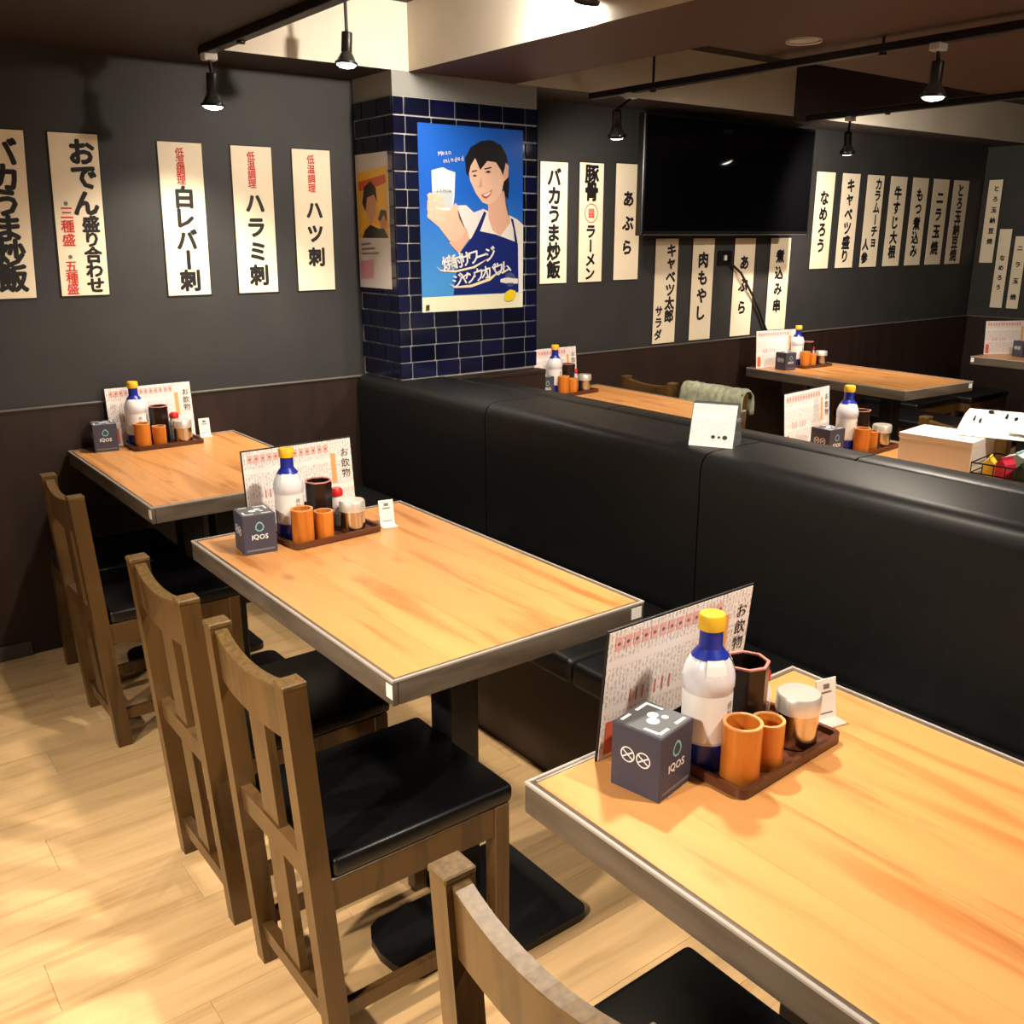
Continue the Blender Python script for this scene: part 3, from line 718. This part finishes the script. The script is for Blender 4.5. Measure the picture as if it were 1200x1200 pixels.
table(-.010, .590, -2.262, -1.292, 'wood top table in the middle of the bench row', [(-1, -1, 'x'), (1, -1, 'y')], feet=((-1.63, -1.57), (-2.088, -2.0)))
table(-.021, .577, -3.62, -2.638, 'wood top table of the bench row standing farthest from the wall', [], feet=((-2.935, -2.935), (-3.36, -3.36)))
table(1.93, 2.51, -.965, -.024, 'wood top table behind the bench backs next to the pillar', px=-.10, sgn=-1)
table(3.56, 4.13, -1.12, -.10, 'wood top table standing past the television with a stool beyond', [(1, -1, 'y')], rz=R(-4))
table(1.86, 2.44, -2.50, -1.53, 'wood top table holding the white carton and wire basket', sgn=-1)
table(5.10, 5.70, -1.55, -.60, 'dark edged table by the side wall', [(-1, 1, 'x')])

# ------------------------------------------------------------------ chairs
def make_chair():
    t = thing('wooden_chair', 'x', 'chair', (0, 0, 0), 0, 'brown wooden chairs')
    hw = .1725; ps = .034; H = .765
    xb, xt = -.20, -.245              # rear post, bottom and top
    def xat(z): return xb + (xt - xb) * z / H
    for s in (-1, 1):
        y0, y1 = (s * hw, s * (hw - ps))
        a, b = min(y0, y1), max(y0, y1)
        m = MB()
        for z0, z1 in ((0, .36), (.36, H)):
            X0, X1 = xat(z0), xat(z1)
            m.hexa([(X0 - .02, a, z0), (X0 + .02, a, z0), (X0 + .02, b, z0), (X0 - .02, b, z0), (X1 - .02, a, z1), (X1 + .02, a, z1), (X1 + .02, b, z1), (X1 - .02, b, z1)])
        p = m.build('rear_post', M_CHAIR, t, smooth=False)
        m = MB(); X = xat(H); m.box((X - .0215, a - .0015, H - .006), (X + .0215, b + .0015, H + .004), .002, 1); m.build('worn_tip', M_WORN, p)
        m = MB(); m.box((.146, a, 0), (.181, b, .385), .002, 1); m.build('front_leg', M_CHAIR, t)
    yi = hw - ps + .001
    def rail(nm, z0, z1, dip=0.0, th=.011):
        m = MB(); n = 10; A = []
        for i in range(n + 1):
            y = -yi + 2 * yi * i / n; d = dip * (1 - (2 * i / n - 1) ** 2)
            bow = -.010 * (1 - (2 * i / n - 1) ** 2) if dip else 0
            A.append((y, d, bow))
        for i in range(n):
            (ya, da, ba), (yb, db, bb) = A[i], A[i + 1]
            f = lambda y, z, o, k: (xat(z) + o + k, y, z)
            m.hexa([f(ya, z0, -th, ba), f(ya, z0, th, ba), f(yb, z0, th, bb), f(yb, z0, -th, bb), f(ya, z1 - da, -th, ba), f(ya, z1 - da, th, ba), f(yb, z1 - db, th, bb), f(yb, z1 - db, -th, bb)])
        bmesh.ops.remove_doubles(m.bm, verts=m.bm.verts, dist=1e-5)
        r = m.build(nm, M_CHAIR, t, ang=40)
        if dip:
            m = MB()
            for i in range(n):
                (ya, da, ba), (yb, db, bb) = A[i], A[i + 1]
                f = lambda y, z, o, k: (xat(z) + o + k, y, z)
                m.hexa([f(ya, z1 - da - .004, -th - .0008, ba), f(ya, z1 - da - .004, th + .0008, ba), f(yb, z1 - db - .004, th + .0008, bb), f(yb, z1 - db - .004, -th - .0008, bb),
                        f(ya, z1 - da + .001, -th - .0008, ba), f(ya, z1 - da + .001, th + .0008, ba), f(yb, z1 - db + .001, th + .0008, bb), f(yb, z1 - db + .001, -th - .0008, bb)])
            bmesh.ops.remove_doubles(m.bm, verts=m.bm.verts, dist=1e-5)
            m.build('worn_edge', M_WORN, r)
        return r
    rail('top_rail', .655, .755, .016)
    rail('middle_rail', .375, .425)
    rail('bottom_rail', .062, .100)
    for z0, z1 in ((.425, .662), (.100, .375)):
        m = MB(); f = lambda y, z, o: (xat(z) + o, y, z)
        hwid = .034
        m.hexa([f(-hwid, z0, -.008), f(-hwid, z0, .008), f(hwid, z0, .008), f(hwid, z0, -.008), f(-hwid, z1, -.008), f(-hwid, z1, .008), f(hwid, z1, .008), f(hwid, z1, -.008)])
        m.build('back_slat', M_CHAIR, t, smooth=False)
    for s in (-1, 1):
        m = MB(); m.box((-.212, s * hw - s * .004, .318), (.150, s * (hw - .026), .384), .002, 1); m.build('side_apron', M_CHAIR, t)
        m = MB(); m.box((-.198, s * hw - s * .008, .078), (.150, s * (hw - .024), .112), .002, 1); m.build('side_stretcher', M_CHAIR, t)
    m = MB(); m.box((.150, -yi, .318), (.175, yi, .384), .002, 1); m.build('front_apron', M_CHAIR, t)
    m = MB(); m.box((-.200, -hw - .002, .384), (.190, hw + .002, .424), .012, 3); m.build('seat_cushion', M_LEATH, t)
    return t
chair0 = make_chair()
spots = [(.055, -1.630, 0, 'brown wooden chair at the middle bench table, on the side toward the wall'),
         (.060, -2.088, 0, 'brown wooden chair at the middle bench table, farther from the wall'),
         (.074, -.705, 0, 'brown wooden chair at the table against the wall'),
         (.008, -2.935, 0, 'brown wooden chair pulled up to the table farthest from the wall'),
         (2.36, -.290, PI, 'dark wooden chair next to the wall at the table behind the bench'),
         (2.37, -.700, PI, 'dark wooden chair draped with a sage green cloth'),
         (2.50, -1.80, PI, 'dark wooden chair tucked in at the table with the white carton')]
for i, (x, y, rz, lb) in enumerate(spots):
    if i == 0: chair0.location = (x, y, 0); chair0['label'] = lb
    else: dup(chair0, (x, y, 0), rz, lb)

# ------------------------------------------------------------------ table sets
def make_tray():
    t = thing('serving_tray', 'x', 'tray', group='condiment trays')
    def rr(hx, hy, r):
        pts = []
        for cx, cy, a0 in ((hx - r, hy - r, 0), (-hx + r, hy - r, 90), (-hx + r, -hy + r, 180), (hx - r, -hy + r, 270)):
            for k in range(5): a = R(a0 + 22.5 * k); pts.append((cx + r * math.cos(a), cy + r * math.sin(a)))
        return pts
    m = MB(); m.prism(rr(.119, .065, .012), lambda x, y: (x, y, 0), lambda x, y: (x, y, .006)); m.build('base', M_TRAY, t)
    o_, i_ = rr(.122, .068, .013), rr(.115, .061, .008)
    m = MB(); n = len(o_)
    for k in range(n):
        j = (k + 1) % n
        m.hexa([(*o_[k], .002), (*o_[j], .002), (*i_[j], .002), (*i_[k], .002), (*o_[k], .016), (*o_[j], .016), (*i_[j], .016), (*i_[k], .016)])
    bmesh.ops.remove_doubles(m.bm, verts=m.bm.verts, dist=1e-6)
    m.build('rim', M_TRAY, t)
    return t
def make_bottle():
    t = thing('seasoning_bottle', 'x', 'bottle', group='blue and white seasoning bottles')
    m = MB(); m.lathe([(.031, 0), (.0345, .003), (.0345, .118), (.0365, .122), (.0365, .136), (.034, .146), (.029, .158), (.022, .168), (.016, .176), (.0155, .190), (.0155, .202)], 28); m.build('body', M_BOTTLE, t)
    m = MB(); m.lathe([(.0349, .002), (.0349, .040)], 28, cap=(False, False)); m.build('blue_base_band', M_BLUE, t)
    m = MB(); m.lathe([(.0350, .044), (.0350, .114)], 28, cap=(False, False)); lab = m.build('label_wrap', M_BLABEL, t)
    def cyl(u, v): a = -PI / 2 - .25 + u / .0353; return (.0354 * math.cos(a), .0354 * math.sin(a), v)
    put_glyphs('label_print', row_items('乙', .006, .066, .010) + column_items('焼酎', .014, .105, .078, .013, .01), M_GREYINK, lab, cyl)
    put_glyphs('label_mark', column_items('甲', .026, .085, .062, .016, .01), M_RED, lab, cyl)
    m = MB(); m.lathe([(.0262, .1638), (.0228, .1685), (.0165, .1768), (.0161, .190), (.0161, .204)], 28, cap=(False, False)); m.build('blue_neck', M_BLUE, t)
    for a in (-2.6, -.9, .6):     # white tag shapes at the shoulder
        m = MB(); n = 6
        for k in range(n):
            for j in range(3):
                pr = [(.0356, .1375), (.0346, .1465), (.0308, .158), (.0262, .1655)]
                A = [a + .9 * (k + d) / n for d in (0, 1)]
                m.flat([(pr[j + e][0] * math.cos(A[d]), pr[j + e][0] * math.sin(A[d]), pr[j + e][1]) for d, e in ((0, 0), (1, 0), (1, 1), (0, 1))])
        m.build('shoulder_tag', M_WHT, t)
    m = MB(); m.lathe([(.0180, .203), (.0185, .205), (.0185, .222), (.0170, .225), (.001, .225)], 24); m.build('cap', M_YEL, t)
    return t
def make_cup(nm, r, h, mt, rim, seg, cat, grp, taper=1.0):
    t = thing(nm, 'x', cat, group=grp)
    m = MB(); m.lathe([(r * .96, 0), (r, .003), (r * taper, h - .001), (r * taper - .0038, h - .001), (r - .006, .008), (.001, .008)], seg, cap=(True, True)); m.build('body', mt, t, ang=30)
    m = MB(); m.lathe([(r * taper + .0002, h - .0022), (r * taper + .0002, h + .0004), (r * taper - .0042, h + .0004), (r * taper - .0042, h - .0022)], seg, cap=(False, False)); m.build('rim', rim, t)
    return t
def make_can():
    t = thing('steel_canister', 'x', 'canister', group='steel seasoning canisters')
    m = MB(); m.lathe([(.029, 0), (.031, .002), (.031, .058)], 28); m.build('body', M_STEEL, t)
    m = MB(); m.lathe([(.0325, .054), (.0325, .076), (.030, .080), (.001, .0805)], 28); m.build('lid', M_STEELT, t)
    return t
def make_shaker():
    t = thing('red_cap_shaker', 'x', 'shaker', group='red capped shakers')
    m = MB(); m.lathe([(.017, 0), (.019, .002), (.019, .062), (.015, .076), (.0145, .082)], 20); b_ = m.build('body', M_GLASSW, t)
    put_glyphs('red_mark', [('♥', 0, .040, .022, 0, .0, 1), ('〃', 0, .055, .014, 0, .01, 1)], M_RED, b_, lambda u, v: (.0194 * math.cos(-PI / 2 - .6 + u / .0194), .0194 * math.sin(-PI / 2 - .6 + u / .0194), v))
    m = MB(); m.lathe([(.0165, .080), (.0168, .082), (.0168, .092), (.012, .099), (.001, .101)], 20); m.build('cap', M_REDP, t)
    return t
def make_box():
    t = thing('tissue_box', 'x', 'box', group='slate printed boxes')
    h = .0395; H = .096
    m = MB(); m.box((-h, -h, 0), (h, h, H), .0012, 1); b_ = m.build('body', M_BOX, t)
    m = MB(); m.box((-h + .002, -h + .002, H), (h - .002, h - .002, H + .0006)); tp = m.build('top_panel', M_BOXT, t, smooth=False)
    m = MB(); z = H + .001
    for a, b2 in (((-.031, -.033), (-.010, -.028)), ((.008, -.033), (.031, -.028)), ((-.031, .028), (-.010, .033)), ((.004, .028), (.033, .033)), ((-.033, -.028), (-.028, -.006)), ((.028, .004), (.033, .028))):
        m.flat([(a[0], a[1], z), (b2[0], a[1], z), (b2[0], b2[1], z), (a[0], b2[1], z)])
    for cx, cy, r in ((-.006, -.004, .009), (.008, .006, .008), (.014, -.010, .005)):
        m.flat([(cx + r * math.cos(2 * PI * k / 14), cy + r * math.sin(2 * PI * k / 14), z) for k in range(14)])
    m.build('top_print', M_WHT, tp, smooth=False)
    # front face (-y): drop emblem and wordmark; aisle face (-x): two ring signs
    ff = lambda u, v: (u, -h - .0005, v)
    m = MB(); n = 24
    def drop(a, r): return (r * math.cos(a) * (1 - .22 * max(0, math.sin(a))), .066 + r * (1.22 if math.sin(a) > 0 else 1) * math.sin(a))
    for k in range(n):
        a, b2 = 2 * PI * k / n, 2 * PI * (k + 1) / n
        m.flat([ff(*drop(a, .0078)), ff(*drop(b2, .0078)), ff(*drop(b2, .0108)), ff(*drop(a, .0108))])
    m.build('drop_emblem', M_TEAL, b_, smooth=False)
    put_glyphs('wordmark', row_items('IQOS', -.0195, .042, .0165, .03, gap=.12), M_WHT, b_, ff)
    m = MB()
    m.flat([ff(-.033, .008), ff(.033, .008), ff(.033, .0125), ff(-.033, .0125)]); m.build('print_line', M_GREYINK, b_, smooth=False)
    fs = lambda u, v: (-h - .0005, -u, v)
    m = MB()
    for c in (-.0125, .0125):
        for k in range(n):
            a, b2 = 2 * PI * k / n, 2 * PI * (k + 1) / n
            m.flat([fs(c + r * math.cos(x), .055 + r * math.sin(x)) for r, x in ((.0095, a), (.0115, a), (.0115, b2), (.0095, b2))])
        for da in (-.6, .6):
            ca, sa = math.cos(da), math.sin(da)
            m.flat([fs(c + x * ca - y * sa, .055 + x * sa + y * ca) for x, y in ((-.0095, -.0011), (.0095, -.0011), (.0095, .0011), (-.0095, .0011))])
    m.build('ring_signs', M_WHT, b_, smooth=False)
    return t
def make_menu(W, H):
    t = thing('menu_board', 'x', 'menu', group='standing drink menus')
    lean = .018
    f = lambda u, v, d: (u - W / 2, lean * v / H - d, v)
    def slab(u0, u1, v0, v1, d0, d1, nm, mt, par=t):
        q = MB(); c = [(u0, v0), (u1, v0), (u1, v1), (u0, v1)]; q.hexa([f(u, v, d0) for u, v in c] + [f(u, v, d1) for u, v in c]); return q.build(nm, mt, par, smooth=False)
    slab(-.003, W + .003, 0, H + .003, -.003, 0, 'backing', M_BACK)
    sh = slab(0, W, .001, H, 0, .0012, 'sheet', M_MENU)
    m = MB()
    for k in range(13):
        u = .012 + k * (W - .075) / 13
        m.flat([f(u + a, v, .0018) for a, v in ((0, H - .030), (.013, H - .030), (.013, H - .010), (0, H - .010))])
    m.build('pink_headings', M_PINK, sh, smooth=False)
    it = []
    for k in range(13):
        u = .0185 + k * (W - .075) / 13; it.append(('・', u, H - .02, .020, 0, .03, 1))
    put_glyphs('heading_dots', it, M_GREYINK, sh, lambda u, v: f(u, v, .0022))
    put_glyphs('heading', column_items('お飲物', W - .020, H - .022, H - .105, .026, .012), M_INK, sh, lambda u, v: f(u, v, .0022))
    m = MB(); m.flat([f(u, v, .0018) for u, v in ((.008, .008), (.030, .008), (.030, .062), (.008, .062))]); m.build('red_block', mat('menu_red', srgb(222, 104, 76), .5), sh, smooth=False)
    m = MB(); m.flat([f(u, v, .0018) for u, v in ((W - .062, H - .115), (W - .048, H - .115), (W - .048, H - .035), (W - .062, H - .035))]); m.build('orange_block', mat('menu_orange', srgb(232, 170, 110), .5), sh, smooth=False)
    for us in ((.05, .062, .074), (.10, .115, .13)):
        m = MB()
        for u in us:
            m.flat([f(u + a, v, .0018) for a, v in ((0, .082), (.0035, .082), (.0035, .104), (0, .104))])
        m.build('red_print', mat('menu_red2', srgb(214, 120, 114), .5), sh, smooth=False)
    m = MB(); m.prism([(.003, 0), (.017, 0), (.009, .05)], lambda y, z: (-.04, y, z), lambda y, z: (.04, y, z)); m.build('stand_foot', M_BACK, t, smooth=False)
    return t
def make_card():
    t = thing('card_stand', 'x', 'card', group='small white card stands')
    m = MB(); m.box((-.021, -.022, 0), (.021, .004, .003), .0008, 1); m.build('foot', M_CARD, t)
    M_ = Matrix.Translation((0, 0, .002)) @ Matrix.Rotation(R(-8), 4, 'X')
    m = MB(); m.box((-.020, 0, 0), (.020, .0022, .066), .0006, 1, M=M_); c = m.build('card', M_CARD, t)
    m = MB()
    for a, b, z0, z1 in ((-.006, .006, .050, .058), (-.010, .010, .043, .046), (-.012, .012, .010, .012)):
        m.flat([M_ @ Vector(q) for q in ((a, -.0004, z0), (b, -.0004, z0), (b, -.0004, z1), (a, -.0004, z1))])
    m.build('print', M_GREYINK, c, smooth=False)
    return t
def make_black_card():
    t = thing('black_card', 'x', 'card', group='small black cards')
    M_ = Matrix.Rotation(R(-8), 4, 'X')
    m = MB(); m.box((-.030, -.001, 0), (.030, .001, .070), M=M_); m.build('card', M_INK, t, smooth=False)
    m = MB()
    for a, b, z0, z1 in ((-.022, -.006, .054, .060), (-.020, .012, .042, .048), (.0, .02, .054, .058)):
        m.flat([M_ @ Vector(q) for q in ((a, -.0016, z0), (b, -.0016, z0), (b, -.0016, z1), (a, -.0016, z1))])
    m.flat([M_ @ Vector((.004 + .014 * math.cos(2 * PI * k / 16), -.0016, .022 + .014 * math.sin(2 * PI * k / 16))) for k in range(16)])
    m.build('print', M_WHT, t, smooth=False)
    m = MB(); m.box((-.022, -.002, 0), (.022, .026, .003)); m.build('foot', M_INK, t, smooth=False)
    return t
PRO = {'tray': make_tray(), 'bottle': make_bottle(),
       'cup': make_cup('bamboo_cup', .027, .086, M_BAMB, M_RIM, 24, 'cup', 'bamboo cups'),
       'cup2': make_cup('bamboo_cup', .0235, .070, M_BAMB, M_RIM, 24, 'cup', 'bamboo cups'),
       'dark': make_cup('chopstick_holder', .033, .132, M_BCUP, M_BRIM, 8, 'cup', 'dark octagonal chopstick holders', 1.04),
       'can': make_can(), 'shaker': make_shaker(), 'box': make_box(), 'menu': make_menu(.302, .205), 'card': make_card(), 'black': make_black_card()}
DESC = {'tray': 'dark brown tray', 'bottle': 'blue and white bottle with yellow cap', 'cup': 'taller bamboo cup', 'cup2': 'shorter bamboo cup', 'dark': 'dark eight-sided chopstick holder',
        'can': 'steel canister with lid', 'shaker': 'small red-capped shaker', 'box': 'slate cube box with drop emblem', 'menu': 'white standing drink menu', 'card': 'little white card stand', 'black': 'small black card'}
used = set()
def put(key, x, y, z, rz, where):
    lb = DESC[key] + ' ' + where
    if key not in used:
        used.add(key); o = PRO[key]; o.location = (x, y, z); o.rotation_euler = (0, 0, rz); o['label'] = lb; return o
    return dup(PRO[key], (x, y, z), rz, lb)
def table_set(where, tray, trot, box, brot, menu, mrot, card, crot, keys, tip=0.0):
    """positions on the table top; the things on the tray are placed in the tray's own axes"""
    put('tray', tray[0], tray[1], TZ, trot, where)
    loc = {'bottle': (-.083, .0290), 'cup': (-.084, -.0335), 'cup2': (-.027, -.0355), 'dark': (-.004, .0240), 'can': (.060, -.0270), 'shaker': (.054, .0385)}
    for k in keys:
        if k == 'black': continue
        lx, ly = loc[k]
        c, s = math.cos(trot), math.sin(trot)
        put(k, tray[0] + c * lx - s * ly, tray[1] + s * lx + c * ly, TZ + (.0065), trot, where)
    if box: put('box', box[0], box[1], TZ, brot, where)
    if menu:
        mo = put('menu', menu[0], menu[1], TZ, mrot, where)
        mo.rotation_euler = (tip, 0, mrot)
    if card: put('card', card[0], card[1], TZ, crot, where)
    if 'black' in keys and menu: put('black', menu[0] - .044, menu[1] - .058, TZ, mrot + .1, where)
ALLK = ('bottle', 'cup', 'cup2', 'dark', 'can', 'shaker')
table_set('on the bench table farthest from the wall', (.296, -2.781), R(3), (.118, -2.743), R(11), (.246, -2.660), R(0), (.458, -2.790), R(-12), keys=ALLK + ('black',), tip=R(10))
table_set('on the middle bench table', (.280, -1.452), R(3), (.094, -1.450), R(-7), (.284, -1.318), R(0), (.440, -1.478), R(-10), keys=ALLK + ('black',))
table_set('on the table against the wall', (.310, -.120), R(0), (.116, -.080), R(-8), (.298, -.048), R(0), (.478, -.070), R(-5), keys=ALLK)
table_set('on the table behind the bench by the pillar', (2.225, -.150), R(3), (2.045, -.150), R(0), (2.190, -.060), R(0), None, 0, keys=ALLK)
table_set('on the table past the television', (3.93, -.265), R(-4), (3.705, -.265), R(-8), (3.76, -.165), R(-10), None, 0, keys=ALLK)
table_set('on the table with the white carton', (2.225, -1.715), R(3), (2.045, -1.685), R(-4), (2.085, -1.580), R(6), None, 0, keys=ALLK)
put('menu', 5.38, -.68, TZ, R(-30), 'on the dark edged table by the side wall')
put('box', 5.33, -.80, TZ, R(-20), 'on the dark edged table by the side wall')

# ------------------------------------------------------------------ television
t = thing('television', 'large black wall television above the low menu strips', 'television', (3.23, -.20, 1.44))
m = MB(); m.box((-.645, -.018, 0), (.645, .025, .545), .004, 1); m.build('housing', M_TVF, t)
m = MB(); m.box((-.632, -.0195, .022), (.632, -.0175, .533)); m.build('screen', M_TV, t, smooth=False)
m = MB(); m.box((-.63, -.0200, .002), (.63, -.018, .006)); m.build('lower_trim', mat('tv_trim', srgb(120, 118, 118), .3, metal=.7), t, smooth=False)
m = MB(); m.box((-.15, .025, .15), (.15, .1985, .40), .004, 1); m.build('wall_bracket', M_TVF, t)
t = thing('power_socket', 'black wall socket between the strips under the television', 'socket', (3.445, -.0005, 1.315))
m = MB(); m.box((-.055, -.012, -.035), (.055, 0, .045), .003, 1); m.build('plate', M_TVF, t)
m = MB(); m.box((-.02, -.024, -.006), (.0, -.012, .022), .002, 1); m.build('plug', M_LAMPW, t)
m = MB(); m.tube([(3.47, -.018, 1.30), (3.56, -.03, 1.24), (3.68, -.02, 1.12), (3.76, -.018, 1.02), (3.84, -.018, .90)], .007, 6)
tag(m.build('power_cable', M_LAMPB), 'black cable drooping from the socket across the strips', 'cable')

# ------------------------------------------------------------------ things on the benches and far tables
t = thing('acrylic_sign_holder', 'clear acrylic sign holder with white notice on the bench top', 'sign', (1.275, -1.845, .890), R(-62))
m = MB(); m.prism([(-.055, 0), (.055, 0), (.012, .115), (-.012, .115)], lambda y, z: (-.062, y, z), lambda y, z: (.062, y, z)); m.build('holder', M_ACR, t, smooth=False)
M_ = lambda x, z: (x, -.056 + (z / .115) * .043, z)
m = MB(); m.flat([M_(-.06, .002), M_(.06, .002), M_(.06, .112), M_(-.06, .112)]); c = m.build('notice', M_FLYER, t, smooth=False)
m = MB()
for cx, r in ((-.018, .0), (.004, .005), (.020, .0035), (.036, .006)):
    if r: m.flat([(lambda p: (p[0], p[1] - .0006, p[2]))(M_(cx + r * 1.2 * math.cos(2 * PI * k / 10), .028 + r * math.sin(2 * PI * k / 10))) for k in range(10)])
m.build('notice_marks', M_INK, c, smooth=False)

t = thing('white_carton', 'plain white cardboard carton on the far table', 'carton', (2.20, -2.02, TZ), R(6))
m = MB(); m.box((-.09, -.115, 0), (.09, .115, .108), .0015, 1); m.build('box', M_BOXW, t)
m = MB(); m.box((-.092, -.117, .094), (.092, .117, .112), .0015, 1); m.build('lid', M_BOXW, t)
t = thing('wire_basket', 'black wire basket of small packets beside the white carton', 'basket', (2.16, -2.30, TZ), R(6))
m = MB()
for z in (.004, .035, .066): m.tube([(-.09, -.13, z), (.09, -.13, z), (.09, .13, z), (-.09, .13, z), (-.09, -.13, z)], .0025, 6)
m.build('rims', M_WIRE, t)
m = MB()
for k in range(9):
    y = -.13 + .26 * k / 8; m.tube([(-.09, y, .066), (-.09, y, .004), (.09, y, .004), (.09, y, .066)], .0016, 5)
m.build('wires', M_WIRE, t)
for nm, lb, col, (x, y), (sx, sy, sz), rz in (('snack_packet', 'yellow packet in the wire basket', (238, 214, 70), (2.10, -2.215), (.05, .030, .075), .3), ('snack_packet', 'red packet in the wire basket', (206, 52, 74), (2.10, -2.262), (.05, .030, .080), -.2),
                                           ('snack_packet', 'dark green packet in the wire basket', (36, 60, 46), (2.105, -2.31), (.05, .034, .070), .1), ('snack_packet', 'pale blue packet in the wire basket', (186, 214, 214), (2.185, -2.26), (.06, .08, .084), .1)):
    t = thing(nm, lb, 'packet', (x, y, TZ + .0065), rz, 'packets in the basket')
    m = MB(); n = 6
    m.prism([(-sy / 2, .004), (0, 0), (sy / 2, .004), (sy / 2, sz * .8), (.002, sz), (-.002, sz), (-sy / 2, sz * .8)], lambda yy, z: (-sx / 2, yy, z), lambda yy, z: (sx / 2, yy, z)); m.build('bag', mat('packet_' + lb[:6], srgb(*col), .35), t, ang=20)
    m = MB(); m.box((-sx / 2, -.0015, sz - .002), (sx / 2, .0015, sz + .006)); m.build('seal', mat('packet_' + lb[:6], srgb(*col), .35), t, smooth=False)
for k, (x, y, z, ax, rz) in enumerate(((2.36, -2.10, .852, R(7), .35), (2.42, -2.26, .874, R(9), .15))):
    t = thing('flyer_sheet', ('white flyer lying slanted on the carton' if k == 0 else 'white flyer lying over the wire basket'), 'flyer', (x, y, z), 0, 'loose white flyers')
    m = MB(); nn = 6
    for i in range(nn):
        a, b = i / nn, (i + 1) / nn
        g = lambda s: .012 * math.sin(s * 3)
        m.hexa([(-.15 + .3 * a, -.105, g(a)), (-.15 + .3 * b, -.105, g(b)), (-.15 + .3 * b, .105, g(b)), (-.15 + .3 * a, .105, g(a)), (-.15 + .3 * a, -.105, g(a) + .002), (-.15 + .3 * b, -.105, g(b) + .002), (-.15 + .3 * b, .105, g(b) + .002), (-.15 + .3 * a, .105, g(a) + .002)])
    sh = m.build('sheet', M_FLYER, t); t.rotation_euler = (0, -ax, rz)
    m = MB()
    for cx, cy, a, b in ((.03, -.05, .020, .006), (.05, -.02, .030, .004), (.09, .03, .016, .010), (-.02, .05, .024, .004), (.0, .07, .03, .003)):
        m.flat([(cx - a, cy - b, .0155), (cx + a, cy - b * .4, .0155), (cx + a, cy + b, .0155), (cx - a * .8, cy + b, .0155)])
    m.build('printed_marks', M_INK, sh, smooth=False)

# sage cloth over the chair back
t = thing('folded_cloth', 'sage green cloth draped over a chair back behind the bench', 'cloth', (2.622, -.70, .70))
m = MB(); nu, nv = 24, 12; V = []
for i in range(nu + 1):
    row = []
    y = -.185 + .37 * i / nu
    for j in range(nv + 1):
        s = j / nv * 2 - 1
        wob = .006 * math.sin(i * 1.9 + j * .7) + .004 * math.sin(i * 3.7)
        if abs(s) < .25: x, z = s * .10, .076 + .005 * math.cos(s * 6)
        else: x, z = math.copysign(.030 + .010 * (abs(s) - .25), s), .070 - (abs(s) - .25) * .13
        row.append(m.bm.verts.new((x + wob * (1 if s > 0 else -1), y, z + wob * .6)))
    V.append(row)
for i in range(nu):
    for j in range(nv): m.bm.faces.new((V[i][j], V[i + 1][j], V[i + 1][j + 1], V[i][j + 1]))
o = m.build('cloth', M_CLOTH, t, ang=80); sm = o.modifiers.new('thickness', 'SOLIDIFY'); sm.thickness = .006

# stools beyond the television table
def stool(x, y, lb, L=.40, Wd=.34, first=None):
    t = thing('padded_stool', lb, 'stool', (x, y, 0), 0, 'black padded stools')
    m = MB(); m.box((-Wd / 2, -L / 2, .385), (Wd / 2, L / 2, .43), .012, 3); m.build('seat_cushion', M_LEATH, t)
    m = MB(); m.box((-Wd / 2 + .01, -L / 2 + .01, .33), (Wd / 2 - .01, L / 2 - .01, .385)); m.build('apron', M_CHAIR, t, smooth=False)
    for sx in (-1, 1):
        for sy in (-1, 1):
            m = MB(); m.box((sx * (Wd / 2 - .045), sy * (L / 2 - .045), 0), (sx * (Wd / 2 - .01), sy * (L / 2 - .01), .33)); m.build('leg', M_CHAIR, t, smooth=False)
    return t
stool(.048, -.318, 'brown legged padded stool squeezed in next to the wall, beside a chair', .345, .37)
stool(4.45, -.62, 'black padded stool right beside the table past the television', .80, .36)
stool(5.05, -.26, 'black padded stool by the back wall beyond the television table', .40, .50)
stool(5.58, -.33, 'black padded stool by the back wall nearest the side wall', .40, .50)
